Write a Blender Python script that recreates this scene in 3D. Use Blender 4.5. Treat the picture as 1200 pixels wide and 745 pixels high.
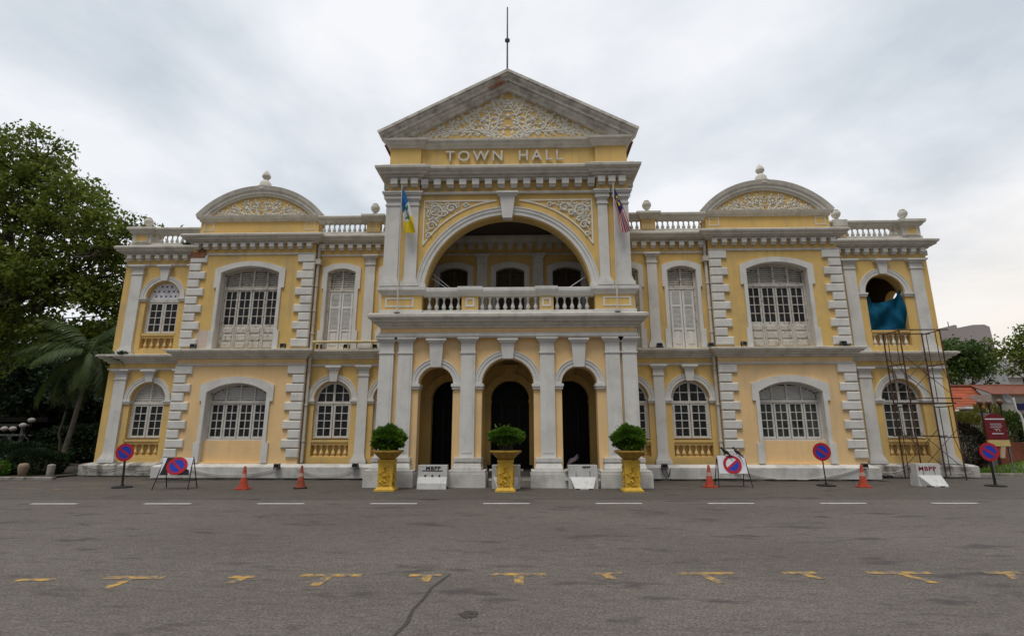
import bpy, bmesh, math, random
import numpy as np
from mathutils import Vector, Matrix
for o in list(bpy.data.objects): bpy.data.objects.remove(o)
S = bpy.context.scene
COL = S.collection
R = math.radians
PI = math.pi
random.seed(7)

# ------------------------------------------------------------------ camera, sky, sun, exposure
cam = bpy.data.cameras.new('camera'); co = bpy.data.objects.new('camera', cam); COL.objects.link(co)
cam.sensor_width = 36; cam.lens = 18.195; cam.clip_end = 3000; cam.clip_start = .05
co.location = (.584, -16.559, 1.6); co.rotation_euler = (R(90+12.539), 0, R(1.501))
S.camera = co
SUN_EL, SUN_AZ = 66, 200          # degrees; azimuth clockwise from +Y
W = bpy.data.worlds.new('World'); S.world = W; W.use_nodes = True
nt = W.node_tree; nt.nodes.clear(); N = nt.nodes.new; L = nt.links.new
out = N('ShaderNodeOutputWorld'); bg = N('ShaderNodeBackground'); bg.inputs[1].default_value = .088
sky = N('ShaderNodeTexSky'); sky.sky_type = 'NISHITA'; sky.sun_disc = False
sky.sun_elevation = R(SUN_EL); sky.sun_rotation = R(SUN_AZ)
geo = N('ShaderNodeTexCoord'); sep = N('ShaderNodeSeparateXYZ'); L(geo.outputs['Generated'], sep.inputs[0])
def wm(op, a, b=None, c=None):
    n = N('ShaderNodeMath'); n.operation = op
    for i, v in enumerate((a, b, c)):
        if v is None: continue
        if isinstance(v, (int, float)): n.inputs[i].default_value = v
        else: L(v, n.inputs[i])
    return n.outputs[0]
zz = wm('ADD', wm('MAXIMUM', sep.outputs[2], 0), .22)
cmb = N('ShaderNodeCombineXYZ'); L(wm('DIVIDE', sep.outputs[0], zz), cmb.inputs[0]); L(wm('DIVIDE', sep.outputs[1], zz), cmb.inputs[1])
def wnoise(scale, det, dist, off):
    mp = N('ShaderNodeMapping'); mp.inputs['Location'].default_value = off; L(cmb.outputs[0], mp.inputs[0])
    n = N('ShaderNodeTexNoise'); n.inputs['Scale'].default_value = scale; n.inputs['Detail'].default_value = det
    n.inputs['Roughness'].default_value = .55; n.inputs['Distortion'].default_value = dist; L(mp.outputs[0], n.inputs['Vector']); return n.outputs[0]
def wramp(v, stops):
    r = N('ShaderNodeValToRGB'); L(v, r.inputs[0]); e = r.color_ramp.elements
    while len(e) < len(stops): e.new(.5)
    for q, (p, c) in zip(e, stops): q.position = p; q.color = (*c, 1)
    return r.outputs[0]
c1 = wramp(wnoise(1.0, 7, .25, (3.1, 1.7, 0)), [(.35, (.57, .625, .68)), (.46, (.73, .765, .81)), (.56, (.87, .88, .905))])
c2 = wramp(wnoise(2.6, 6, .4, (.4, 5.2, 0)), [(.35, (.93, .94, .955)), (.6, (1.02, 1.02, 1.02))])
mul = N('ShaderNodeMixRGB'); mul.blend_type = 'MULTIPLY'; mul.inputs[0].default_value = 1; L(c1, mul.inputs[1]); L(c2, mul.inputs[2])
# warm glow low in the sky on the right hand side of the hall
lowf = wm('MULTIPLY', wm('POWER', wm('SUBTRACT', 1, wm('MINIMUM', wm('MAXIMUM', wm('MULTIPLY', sep.outputs[2], 2.3), 0), 1)), 1.4),
          wm('MINIMUM', wm('MAXIMUM', wm('MULTIPLY_ADD', sep.outputs[0], 2.2, -.55), 0), 1))
wmx = N('ShaderNodeMixRGB'); L(lowf, wmx.inputs[0]); L(mul.outputs[0], wmx.inputs[1]); wmx.inputs[2].default_value = (.95, .83, .67, 1)
sc10 = N('ShaderNodeMixRGB'); sc10.blend_type = 'MULTIPLY'; sc10.inputs[0].default_value = 1; L(wmx.outputs[0], sc10.inputs[1]); sc10.inputs[2].default_value = (10, 10, 10, 1)
# the overcast is brighter overhead than at the horizon
up0 = wm('MULTIPLY_ADD', wm('MINIMUM', wm('MAXIMUM', wm('MULTIPLY_ADD', sep.outputs[2], 3.6, -2.5), 0), 1), 1.3, 1.0)
# unseen sky behind the camera is dimmed, added to darken facade and loggia
up = wm('MULTIPLY', up0, wm('MULTIPLY_ADD', wm('MINIMUM', wm('MAXIMUM', wm('MULTIPLY_ADD', sep.outputs[1], -1.6, .25), 0), 1), -.58, 1.0))
upm = N('ShaderNodeMixRGB'); upm.blend_type = 'MULTIPLY'; upm.inputs[0].default_value = 1; L(sc10.outputs[0], upm.inputs[1]); L(up, upm.inputs[2])
fin = N('ShaderNodeMixRGB'); fin.inputs[0].default_value = .94; L(sky.outputs[0], fin.inputs[1]); L(upm.outputs[0], fin.inputs[2])
L(fin.outputs[0], bg.inputs[0]); L(bg.outputs[0], out.inputs[0])
sl = bpy.data.lights.new('sun', 'SUN'); sl.energy = 1.5; sl.angle = R(20); sl.color = (1, .96, .9)
so = bpy.data.objects.new('sun', sl); COL.objects.link(so)
_d = Vector((math.sin(R(SUN_AZ))*math.cos(R(SUN_EL)), math.cos(R(SUN_AZ))*math.cos(R(SUN_EL)), math.sin(R(SUN_EL))))
so.rotation_euler = _d.to_track_quat('Z', 'Y').to_euler(); so.location = (0, -10, 40)
S.cycles.diffuse_bounces = 3
S.view_settings.view_transform = 'Standard'; S.view_settings.look = 'None'
S.view_settings.exposure = .32; S.view_settings.gamma = 1; S.view_settings.use_curve_mapping = False

# ------------------------------------------------------------------ materials
def mat(name, col, rough=.8, var=.12, vs=1.5, dirt=None, da=0., ds=1.2, streak=0., bump=0., bs=40, metal=0., spec=.3, trans=0, thr=(.5, .68), hue=None):
    m = bpy.data.materials.new(name); m.use_nodes = True; t = m.node_tree; n = t.nodes; l = t.links.new
    p = n['Principled BSDF']; p.inputs['Roughness'].default_value = rough; p.inputs['Metallic'].default_value = metal
    p.inputs['Specular IOR Level'].default_value = spec
    tc = n.new('ShaderNodeTexCoord'); obj = tc.outputs['Object']
    def noise(scale, det=5, stretch=None):
        q = n.new('ShaderNodeTexNoise'); q.inputs['Scale'].default_value = scale; q.inputs['Detail'].default_value = det; q.inputs['Roughness'].default_value = .6
        if stretch:
            mp = n.new('ShaderNodeMapping'); mp.inputs['Scale'].default_value = stretch; l(obj, mp.inputs[0]); l(mp.outputs[0], q.inputs['Vector'])
        else: l(obj, q.inputs['Vector'])
        return q.outputs[0]
    def ramp(v, a, b, ca=0., cb=1.):
        q = n.new('ShaderNodeMapRange'); q.inputs[1].default_value = a; q.inputs[2].default_value = b; q.inputs[3].default_value = ca; q.inputs[4].default_value = cb
        l(v, q.inputs[0]); return q.outputs[0]
    def mix(f, a, b, mode='MIX'):
        q = n.new('ShaderNodeMixRGB'); q.blend_type = mode
        for i, v in ((0, f), (1, a), (2, b)):
            if hasattr(v, 'is_linked'): l(v, q.inputs[i])
            else: q.inputs[i].default_value = v if isinstance(v, (int, float)) else (*v, 1)
        return q.outputs[0]
    c2 = hue or tuple(min(1, x*(1-2*var)) for x in col)
    c1 = tuple(min(1, x*(1+var)) for x in col)
    c = mix(ramp(noise(vs, 6), .3, .7), c2, c1)
    if dirt:
        c = mix(ramp(noise(ds, 9), thr[0], thr[1], 0, da), c, dirt)
        if streak: c = mix(ramp(noise(1, 4, (5, 5, .45)), .52, .72, 0, streak), c, dirt)
    l(c, p.inputs['Base Color'])
    if bump:
        b = n.new('ShaderNodeBump'); b.inputs['Strength'].default_value = bump; b.inputs['Distance'].default_value = .02
        l(noise(bs, 4), b.inputs['Height']); l(b.outputs[0], p.inputs['Normal'])
    if trans:
        tr = n.new('ShaderNodeBsdfTranslucent'); l(c, tr.inputs[0]); ms = n.new('ShaderNodeMixShader'); ms.inputs[0].default_value = trans
        l(p.outputs[0], ms.inputs[1]); l(tr.outputs[0], ms.inputs[2]); l(ms.outputs[0], n['Material Output'].inputs[0])
    return m
M = {}
GR = (.16, .145, .12)
M['yellow'] = mat('yellow_limewash', (.70, .475, .165), .9, .06, .7, (.42, .335, .19), .5, 1.0, .55, .12, 25)
M['peach'] = mat('peach_limewash', (.80, .555, .28), .9, .05, .6, (.52, .40, .25), .4, .9, .4, .1, 25)
M['white'] = mat('white_limewash', (.66, .65, .62), .9, .05, 1.2, (.33, .31, .28), .32, 1.6, .16, .15, 30)
M['plinth'] = mat('plinth_limewash', (.62, .61, .58), .9, .07, .9, (.24, .22, .19), .5, 1.4, .3, .2, 18, thr=(.48, .66))
M['old_plinth'] = mat('flaking_plinth_wash', (.50, .48, .44), .95, .1, 2, (.11, .10, .085), .9, 2.2, .6, .35, 12, thr=(.44, .6))
M['stone'] = mat('weathered_cornice', (.62, .595, .53), .95, .07, 2.2, (.25, .225, .19), .42, 2.6, .22, .2, 20, thr=(.5, .72))
M['rake'] = mat('blackened_cornice', (.66, .63, .57), .95, .08, 3, (.15, .13, .11), .5, 3.4, .15, .25, 14, thr=(.45, .64))
M['relief'] = mat('stucco_relief', (.74, .71, .63), .9, .06, 4, (.4, .34, .22), .25, 4, 0, .1, 30)
M['oldwood'] = mat('peeling_white_wood', (.56, .53, .475), .8, .08, 5, (.20, .155, .12), .8, 9, .45, .2, 40, thr=(.54, .66))
M['wood'] = mat('painted_window_wood', (.60, .58, .54), .65, .06, 3, (.33, .29, .24), .45, 6, .2, .1, 40)
M['shutter'] = mat('painted_shutter', (.70, .69, .66), .65, .05, 3, (.42, .39, .34), .35, 5, .15, .1, 40)
M['shaded_brown_wood'] = mat('shaded_brown_louvre', (.10, .075, .05), .7, .15, 4)  # brown louvre wood with the dimness of the loggia put into its colour
M['glass'] = mat('dark_glazing', (.032, .034, .036), .2, .0, 2.6, hue=(.007, .007, .008), spec=.2)
M['glass_green'] = mat('curtained_glazing', (.05, .056, .05), .3, .6, 2.2, spec=.18)
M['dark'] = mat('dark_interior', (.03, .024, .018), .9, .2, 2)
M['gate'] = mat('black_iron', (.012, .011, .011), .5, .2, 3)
M['intwall'] = mat('inner_wall', (.33, .21, .07), .95, .1, 1.5)
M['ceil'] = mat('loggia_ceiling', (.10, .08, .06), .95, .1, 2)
M['brick'] = mat('bare_brick', (.26, .11, .06), .95, .3, 12, bump=.6, bs=25)
M['patch'] = mat('pale_repair_plaster', (.60, .49, .42), .95, .06, 3)
M['roof'] = mat('terracotta_roof', (.20, .075, .04), .9, .25, 3)
M['pipe'] = mat('cream_pipe', (.60, .57, .51), .6, .06, 3, (.3, .26, .2), .4, 4, .25)
M['bamboo'] = mat('cream_rail', (.62, .50, .27), .6, .1, 5)
M['black'] = mat('black_metal', (.015, .015, .016), .5, .2, 6)
M['rust'] = mat('rusty_scaffold_steel', (.085, .045, .03), .75, .35, 9, (.2, .10, .05), .6, 8)
M['steel'] = mat('grey_steel', (.3, .3, .3), .45, .1, 6, metal=.4)
M['red'] = mat('sign_red', (.42, .018, .035), .45, .1, 5)
M['blue'] = mat('sign_blue', (.02, .05, .42), .45, .1, 5)
M['signwhite'] = mat('sign_white', (.66, .66, .70), .5, .05, 5)
M['cone'] = mat('cone_orange', (.44, .06, .028), .65, .15, 7, (.17, .05, .035), .55, 9)
M['cone_old'] = mat('dirty_cone_orange', (.34, .07, .035), .7, .25, 7, (.10, .05, .04), .8, 9)
M['cone_band'] = mat('worn_reflective_band', (.48, .30, .26), .5, .2, 9)
M['rubber'] = mat('black_rubber', (.02, .018, .017), .8, .2, 8)
M['plastic'] = mat('white_barrier_plastic', (.60, .60, .585), .5, .04, 3, (.33, .31, .28), .45, 5, .25)
M['dark_brown'] = mat('barrier_hollow', (.05, .04, .035), .8, .2, 9)  # dark tone painted for shade in barrier hollows; also cables and bird legs
M['ink_black'] = mat('black_lettering', (.012, .012, .014), .6, .1, 5)
M['ink_red'] = mat('crimson_lettering', (.23, .01, .035), .6, .1, 5)
M['gold'] = mat('planter_yellow', (.66, .42, .05), .6, .08, 6, (.36, .22, .05), .55, 8, .3, .1, 40)
M['gold_old'] = mat('planter_bowl_ochre', (.40, .25, .045), .65, .12, 6, (.18, .11, .03), .5, 8)
M['cream_yellow'] = mat('cream_yellow_limewash', (.72, .52, .24), .9, .06, 3)
M['tarp'] = mat('blue_tarpaulin', (.002, .075, .14), .75, .2, 3, (.002, .04, .085), .5, 6, spec=.1)
M['asphalt'] = None
M['trunk'] = mat('bark', (.10, .08, .06), .95, .3, 6, bump=.6, bs=14)
M['palm_trunk'] = mat('palm_bark', (.14, .12, .10), .95, .25, 7, bump=.5, bs=16)
def leafmat(name, a, b, tr=.3): return mat(name, a, .55, 0, 1.1, hue=b, spec=.25, trans=tr)
M['leaf'] = leafmat('tree_leaf', (.085, .135, .022), (.028, .058, .014))
M['leaf_dark'] = leafmat('dark_leaf', (.035, .062, .02), (.012, .026, .010), .2)
M['leaf_rain'] = leafmat('rain_tree_leaf', (.19, .225, .028), (.055, .095, .016), .45)
M['leaf_light'] = leafmat('light_tree_leaf', (.15, .20, .022), (.07, .11, .018))
M['leaf_bush'] = leafmat('clipped_shrub_leaf', (.14, .26, .02), (.035, .10, .012))
M['leaf_maroon'] = leafmat('maroon_leaf', (.04, .018, .02), (.018, .03, .012), .2)
M['leaf_yellow'] = leafmat('yellow_leaf', (.20, .19, .03), (.08, .10, .02))
M['palm_leaf'] = leafmat('palm_leaf', (.08, .115, .026), (.022, .042, .013), .25)
M['grass'] = leafmat('grass_blade', (.12, .19, .02), (.06, .11, .015))
M['soil'] = mat('soil', (.06, .05, .035), 1, .3, 1.5, (.02, .03, .01), .6, 2, bump=.5, bs=8)
M['kerb'] = mat('old_kerb', (.27, .25, .22), .95, .2, 2.5, (.08, .07, .06), .7, 3, .3, .3, 10)
M['tan'] = mat('tan_paving', (.50, .36, .26), .95, .1, .8, (.38, .29, .2), .6, 1.5, bump=.2, bs=6)
M['drain'] = mat('gutter_dark', (.03, .026, .022), .95, .5, 3, (.14, .12, .10), .9, 1.8)
M['tar'] = mat('old_tar', (.055, .048, .044), .9, .3, 30)
M['white_line'] = None; M['yellow_line'] = None
M['granite'] = mat('bollard_stone', (.30, .22, .16), .9, .2, 12, (.14, .1, .08), .5, 5, .3, .2, 30)
M['pale_granite'] = mat('pale_bollard_stone', (.33, .30, .27), .9, .2, 12, (.14, .12, .1), .5, 5, .3, .2, 30)
M['globe'] = mat('lamp_globe', (.45, .40, .38), .3, .05, 3)
M['globe_brown'] = mat('brown_lamp_globe', (.16, .085, .06), .3, .3, 9)
M['tower'] = mat('grey_tower_concrete', (.30, .27, .265), .9, .05, .05)
M['tower2'] = mat('pale_tower_concrete', (.42, .41, .41), .9, .05, .08)
M['redroof'] = mat('orange_roof_tile', (.42, .11, .05), .85, .2, .8, (.25, .12, .07), .5, 1)
M['housewall'] = mat('grey_house_wall', (.36, .36, .34), .9, .08, .7, (.2, .19, .17), .4, 1)
M['board'] = mat('maroon_board', (.15, .012, .018), .5, .15, 5)
M['cream'] = mat('cream_board_foot', (.55, .43, .17), .6, .08, 5)
M['redwall'] = mat('brown_red_wall', (.17, .06, .035), .9, .2, 4)
M['grey'] = mat('mid_grey', (.16, .165, .165), .8, .15, 3)
M['flag_blue'] = mat('flag_blue', (.015, .12, .34), .8, .1, 8, trans=.2)
M['flag_white'] = mat('flag_white', (.62, .62, .64), .8, .05, 8, trans=.2)
M['flag_yellow'] = mat('flag_yellow', (.75, .58, .02), .8, .06, 8, trans=.2)
M['flag_green'] = mat('flag_green', (.02, .18, .06), .8, .06, 8)
M['flag_red'] = mat('flag_red', (.42, .012, .03), .8, .06, 8, trans=.2)
M['flag_navy'] = mat('flag_navy', (.02, .022, .10), .8, .06, 8, trans=.2)
M['feather'] = mat('black_feathers', (.012, .012, .014), .5, .2, 12)
M['cloth'] = mat('pale_mauve_cloth', (.42, .33, .36), .85, .1, 6)
M['cable'] = mat('white_cable', (.50, .47, .43), .6, .1, 6)

def asphalt():
    m = bpy.data.materials.new('asphalt'); m.use_nodes = True; t = m.node_tree; n = t.nodes; l = t.links.new
    p = n['Principled BSDF']; p.inputs['Roughness'].default_value = .85; p.inputs['Specular IOR Level'].default_value = .25
    tc = n.new('ShaderNodeTexCoord'); ob = tc.outputs['Object']
    def noise(s, d, stretch=(1, 1, 1), loc=(0, 0, 0)):
        mp = n.new('ShaderNodeMapping'); mp.inputs['Scale'].default_value = stretch; mp.inputs['Location'].default_value = loc; l(ob, mp.inputs[0])
        q = n.new('ShaderNodeTexNoise'); q.inputs['Scale'].default_value = s; q.inputs['Detail'].default_value = d; q.inputs['Roughness'].default_value = .65; l(mp.outputs[0], q.inputs['Vector']); return q.outputs[0]
    def rng(v, a, b, c, d):
        q = n.new('ShaderNodeMapRange'); [q.inputs[i+1].__setattr__('default_value', x) for i, x in enumerate((a, b, c, d))]; l(v, q.inputs[0]); return q.outputs[0]
    def mixc(f, a, b, mode='MIX'):
        q = n.new('ShaderNodeMixRGB'); q.blend_type = mode
        for i, v in ((0, f), (1, a), (2, b)):
            if hasattr(v, 'is_linked'): l(v, q.inputs[i])
            else: q.inputs[i].default_value = v if isinstance(v, (int, float)) else (*v, 1)
        return q.outputs[0]
    c = mixc(rng(noise(.35, 5, (.5, 1, 1)), .35, .65, 0, 1), (.102, .087, .077), (.132, .115, .102))
    c = mixc(rng(noise(38, 4), .36, .66, 0, 1), mixc(1, c, (.55, .55, .55), 'MULTIPLY'), mixc(1, c, (1.36, 1.35, 1.34), 'MULTIPLY'))
    c = mixc(rng(noise(9, 5, (.7, 1.2, 1)), .38, .64, 0, 1), mixc(1, c, (.84, .84, .84), 'MULTIPLY'), mixc(1, c, (1.1, 1.1, 1.1), 'MULTIPLY'))
    sp = n.new('ShaderNodeTexVoronoi'); sp.inputs['Scale'].default_value = 70; l(ob, sp.inputs['Vector'])
    c = mixc(rng(sp.outputs['Distance'], .0, .22, .35, 0), c, (.22, .20, .185))
    c = mixc(rng(noise(1.3, 9, (.6, 1.5, 1), (4, 2, 0)), .565, .64, 0, .7), c, (.042, .036, .033))     # oil and wet stains
    c = mixc(rng(noise(2.6, 8, (.5, 2, 1), (1, 9, 0)), .575, .66, 0, .6), c, (.05, .043, .04))
    c = mixc(rng(noise(1.3, 8, (.45, 1.8, 1), (8, 3, 0)), .58, .75, 0, .25), c, (.16, .145, .13))
    l(c, p.inputs['Base Color'])
    b = n.new('ShaderNodeBump'); b.inputs['Strength'].default_value = .5; b.inputs['Distance'].default_value = .006; l(noise(90, 3), b.inputs['Height']); l(b.outputs[0], p.inputs['Normal'])
    return m
M['asphalt'] = asphalt()
def worn(name, col, lo, hi, sc):
    return mat(name, col, .85, .08, 4, (.115, .10, .09), 1., sc, thr=(lo, hi))
M['white_line'] = worn('worn_white_paint', (.50, .49, .47), .58, .72, 6)
M['yellow_line'] = worn('worn_yellow_paint', (.40, .24, .055), .40, .58, 9)
M['faint_yellow'] = worn('faint_yellow_paint', (.30, .20, .06), .38, .58, 6)

# ------------------------------------------------------------------ mesh helpers
class MB:
    def __init__(s): s.v = []; s.f = []; s.m = []
    def add(s, vs, fs, mi=0):
        b = len(s.v); s.v += [tuple(v) for v in vs]
        for f in fs: s.f.append(tuple(b+i for i in f)); s.m.append(mi)
    def box(s, x0, x1, y0, y1, z0, z1, mi=0):
        s.add([(x0, y0, z0), (x1, y0, z0), (x1, y1, z0), (x0, y1, z0), (x0, y0, z1), (x1, y0, z1), (x1, y1, z1), (x0, y1, z1)],
              [(0, 1, 5, 4), (1, 2, 6, 5), (2, 3, 7, 6), (3, 0, 4, 7), (4, 5, 6, 7), (3, 2, 1, 0)], mi)
    def cbox(s, x0, x1, y0, y1, z0, z1, c=.02, mi=0):      # box with chamfered front edges
        s.add([(x0, y1, z0), (x1, y1, z0), (x1, y1, z1), (x0, y1, z1), (x0, y0+c, z0), (x1, y0+c, z0), (x1, y0+c, z1), (x0, y0+c, z1),
               (x0+c, y0, z0+c), (x1-c, y0, z0+c), (x1-c, y0, z1-c), (x0+c, y0, z1-c)],
              [(0, 1, 5, 4), (1, 2, 6, 5), (2, 3, 7, 6), (3, 0, 4, 7), (4, 5, 9, 8), (5, 6, 10, 9), (6, 7, 11, 10), (7, 4, 8, 11), (8, 9, 10, 11), (3, 2, 1, 0)], mi)
    def prism(s, pts, y0, y1, mi=0):                        # polygon in XZ, extruded in Y
        n = len(pts); s.add([(x, y0, z) for x, z in pts]+[(x, y1, z) for x, z in pts],
              [tuple(range(n)), tuple(range(2*n-1, n-1, -1))]+[(i, (i+1) % n, n+(i+1) % n, n+i) for i in range(n)], mi)
    def prism_yz(s, pts, x0, x1, mi=0):
        n = len(pts); s.add([(x0, y, z) for y, z in pts]+[(x1, y, z) for y, z in pts],
              [tuple(range(n)), tuple(range(2*n-1, n-1, -1))]+[(i, (i+1) % n, n+(i+1) % n, n+i) for i in range(n)], mi)
    def prism_z(s, pts, z0, z1, mi=0):
        n = len(pts); s.add([(x, y, z0) for x, y in pts]+[(x, y, z1) for x, y in pts],
              [tuple(range(n)), tuple(range(2*n-1, n-1, -1))]+[(i, (i+1) % n, n+(i+1) % n, n+i) for i in range(n)], mi)
    def sweep(s, path, prof, mi=0):                         # profile (outset, z) along a plan path, mitred; outside is to the right of travel
        k = len(prof); P = [Vector(p) for p in path]; rows = []
        for i, p in enumerate(P):
            ds = []
            if i > 0: ds.append((P[i]-P[i-1]).normalized())
            if i < len(P)-1: ds.append((P[i+1]-P[i]).normalized())
            ns = [Vector((d.y, -d.x)) for d in ds]
            nn = ns[0] if len(ns) == 1 else (ns[0]+ns[1])/(1+ns[0].dot(ns[1]))
            rows += [(p.x+nn.x*d, p.y+nn.y*d, z) for d, z in prof]
        fs = [(i*k+j, i*k+(j+1) % k, (i+1)*k+(j+1) % k, (i+1)*k+j) for i in range(len(P)-1) for j in range(k)]
        fs += [tuple(range(k)), tuple(range((len(P)-1)*k+k-1, (len(P)-1)*k-1, -1))]
        s.add(rows, fs, mi)
    def arc(s, cx, cz, prof, a0, a1, n=32, mi=0):            # closed profile (radius, y) turned about a Y axis; angles from +X
        k = len(prof); vs = []
        for i in range(n+1):
            a = a0+(a1-a0)*i/n
            vs += [(cx+r*math.cos(a), y, cz+r*math.sin(a)) for r, y in prof]
        fs = [(i*k+j, i*k+(j+1) % k, (i+1)*k+(j+1) % k, (i+1)*k+j) for i in range(n) for j in range(k)]
        fs += [tuple(range(k)), tuple(range(n*k+k-1, n*k-1, -1))]
        s.add(vs, fs, mi)
    def lathe(s, cx, cy, prof, n=12, mi=0, sq=False):
        vs = []; k = len(prof)
        for r, z in prof:
            for i in range(n):
                a = 2*PI*(i+.5)/n; vs.append((cx+r*math.cos(a), cy+r*math.sin(a), z))
        fs = [(j*n+i, j*n+(i+1) % n, (j+1)*n+(i+1) % n, (j+1)*n+i) for j in range(k-1) for i in range(n)]
        fs += [tuple(range(n-1, -1, -1)), tuple(range((k-1)*n, k*n))]
        s.add(vs, fs, mi)
    def tube(s, pts, r, n=6, mi=0):
        P = [Vector(p) for p in pts]; rr = r if hasattr(r, '__len__') else [r]*len(P); vs = []
        up = None
        for i, p in enumerate(P):
            d = (P[min(i+1, len(P)-1)]-P[max(i-1, 0)]).normalized()
            if up is None: up = Vector((0, 0, 1)) if abs(d.z) < .9 else Vector((1, 0, 0))
            u = d.cross(up)
            if u.length < 1e-4: u = d.orthogonal()
            u.normalize(); w = u.cross(d).normalized(); up = w
            for j in range(n):
                a = 2*PI*j/n; vs.append(p+u*math.cos(a)*rr[i]+w*math.sin(a)*rr[i])
        fs = [(i*n+j, i*n+(j+1) % n, (i+1)*n+(j+1) % n, (i+1)*n+j) for i in range(len(P)-1) for j in range(n)]
        fs += [tuple(range(n-1, -1, -1)), tuple(range((len(P)-1)*n, len(P)*n))]
        s.add(vs, fs, mi)
    def build(s, name, mats, parent=None, smooth=False, fix=True):
        if not isinstance(mats, (list, tuple)): mats = [mats]
        me = bpy.data.meshes.new(name); me.from_pydata(s.v, [], s.f)
        for m in mats: me.materials.append(M[m])
        me.polygons.foreach_set('material_index', s.m)
        if fix:
            bm = bmesh.new(); bm.from_mesh(me); bmesh.ops.recalc_face_normals(bm, faces=bm.faces)
            if smooth:
                for f in bm.faces: f.smooth = True
                for e in bm.edges:
                    if len(e.link_faces) == 2 and e.calc_face_angle(0) > .8: e.smooth = False
            bm.to_mesh(me); bm.free()
        me.update()
        o = bpy.data.objects.new(name, me); COL.objects.link(o)
        if parent: o.parent = parent
        return o
def thing(name, label, cat, loc=(0, 0, 0), rz=0, group=None):
    o = bpy.data.objects.new(name, None); COL.objects.link(o); o.location = loc; o.rotation_euler = (0, 0, rz); o.empty_display_size = .2
    o['label'] = label; o['category'] = cat
    if group: o['group'] = group
    return o
def tag(o, label, cat, group=None):
    o['label'] = label; o['category'] = cat
    if group: o['group'] = group
    return o
def struct(o, kind='structure'): o['kind'] = kind; return o
def dup(root, loc, label, rz=None):
    r = root.copy(); COL.objects.link(r); r.location = loc; r['label'] = label
    if rz is not None: r.rotation_euler = (0, 0, rz)
    for ch in list(root.children):
        c = ch.copy(); COL.objects.link(c); c.parent = r
        for g in ch.children:
            d = g.copy(); COL.objects.link(d); d.parent = c
    return r
def part(o, label): o['label'] = label; return o
def text_mesh(body, size, depth, name, m, parent, loc, bold=0, rz=0, sx=1., spacing=1.):
    cu = bpy.data.curves.new(name, 'FONT'); cu.body = body; cu.size = size; cu.extrude = depth; cu.align_x = 'CENTER'; cu.offset = bold; cu.space_character = spacing
    t = bpy.data.objects.new(name, cu); COL.objects.link(t); bpy.context.view_layer.update()
    me = bpy.data.meshes.new_from_object(t.evaluated_get(bpy.context.evaluated_depsgraph_get())); bpy.data.objects.remove(t)
    me.transform(Matrix.Rotation(R(90), 4, 'X')); me.transform(Matrix.Diagonal((sx, 1, 1, 1))); me.transform(Matrix.Rotation(rz, 4, 'Y'))
    me.materials.clear(); me.materials.append(M[m])
    for p in me.polygons: p.material_index = 0
    o = bpy.data.objects.new(name, me); COL.objects.link(o); o.location = loc
    if parent: o.parent = parent
    return o

def headpts(cx, hw, zs, rise, n=16):                         # arch head, left to right
    Rr = (hw*hw+rise*rise)/(2*rise); cz = zs+rise-Rr; a = math.asin(min(1, hw/Rr))
    if rise >= hw-1e-6: a = PI/2
    return [(cx+Rr*math.sin(-a+2*a*i/n), cz+Rr*math.cos(-a+2*a*i/n)) for i in range(n+1)]
def headw(z, hw, zs, rise):
    if z <= zs: return hw
    Rr = (hw*hw+rise*rise)/(2*rise); cz = zs+rise-Rr; q = Rr*Rr-(z-cz)**2
    return math.sqrt(q) if q > 0 else 0
def wall(mb, x0, x1, z0, z1, y0, y1, ops=(), mi=0):          # wall with arched openings (cx, hw, zbot, zspring, rise)
    x = x0
    for cx, hw, zb, zs, rise in sorted(ops):
        if cx-hw > x: mb.box(x, cx-hw, y0, y1, z0, z1, mi)
        if zb > z0: mb.box(cx-hw, cx+hw, y0, y1, z0, zb, mi)
        pts = headpts(cx, hw, zs, rise, 24 if hw < 1.5 else 48); pts[0] = (cx-hw, zs); pts[-1] = (cx+hw, zs)
        for (xa, za), (xb, zb2) in zip(pts, pts[1:]):
            mb.add([(xa, y0, za), (xb, y0, zb2), (xb, y0, z1), (xa, y0, z1), (xa, y1, za), (xb, y1, zb2), (xb, y1, z1), (xa, y1, z1)],
                   [(0, 1, 2, 3), (7, 6, 5, 4), (0, 4, 5, 1), (2, 6, 7, 3)], mi)
        x = cx+hw
    if x < x1: mb.box(x, x1, y0, y1, z0, z1, mi)
def archivolt(mb, cx, cz, r0, r1, y, d=.07, a=(0, PI), n=32, mi=0):
    w = r1-r0
    mb.arc(cx, cz, [(r0, y+.02), (r0, y-d*.45), (r0+w*.45, y-d*.5), (r0+w*.5, y-d*.75), (r0+w*.85, y-d*.8), (r0+w*.88, y-d), (r1, y-d), (r1, y+.02)], a[0], a[1], n, mi)

# ================================================================== THE TOWN HALL
hall = thing('town_hall', 'yellow two storey town hall with white pilasters and gabled central portico', 'building')
YB, YM, YE = 2.65, 2.9, 3.92
BW, EL, ER = 12.6, -16.27, 16.9
def hp(mb, name, mats, smooth=False, parent=hall): return mb.build(name, mats, parent, smooth)

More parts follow.
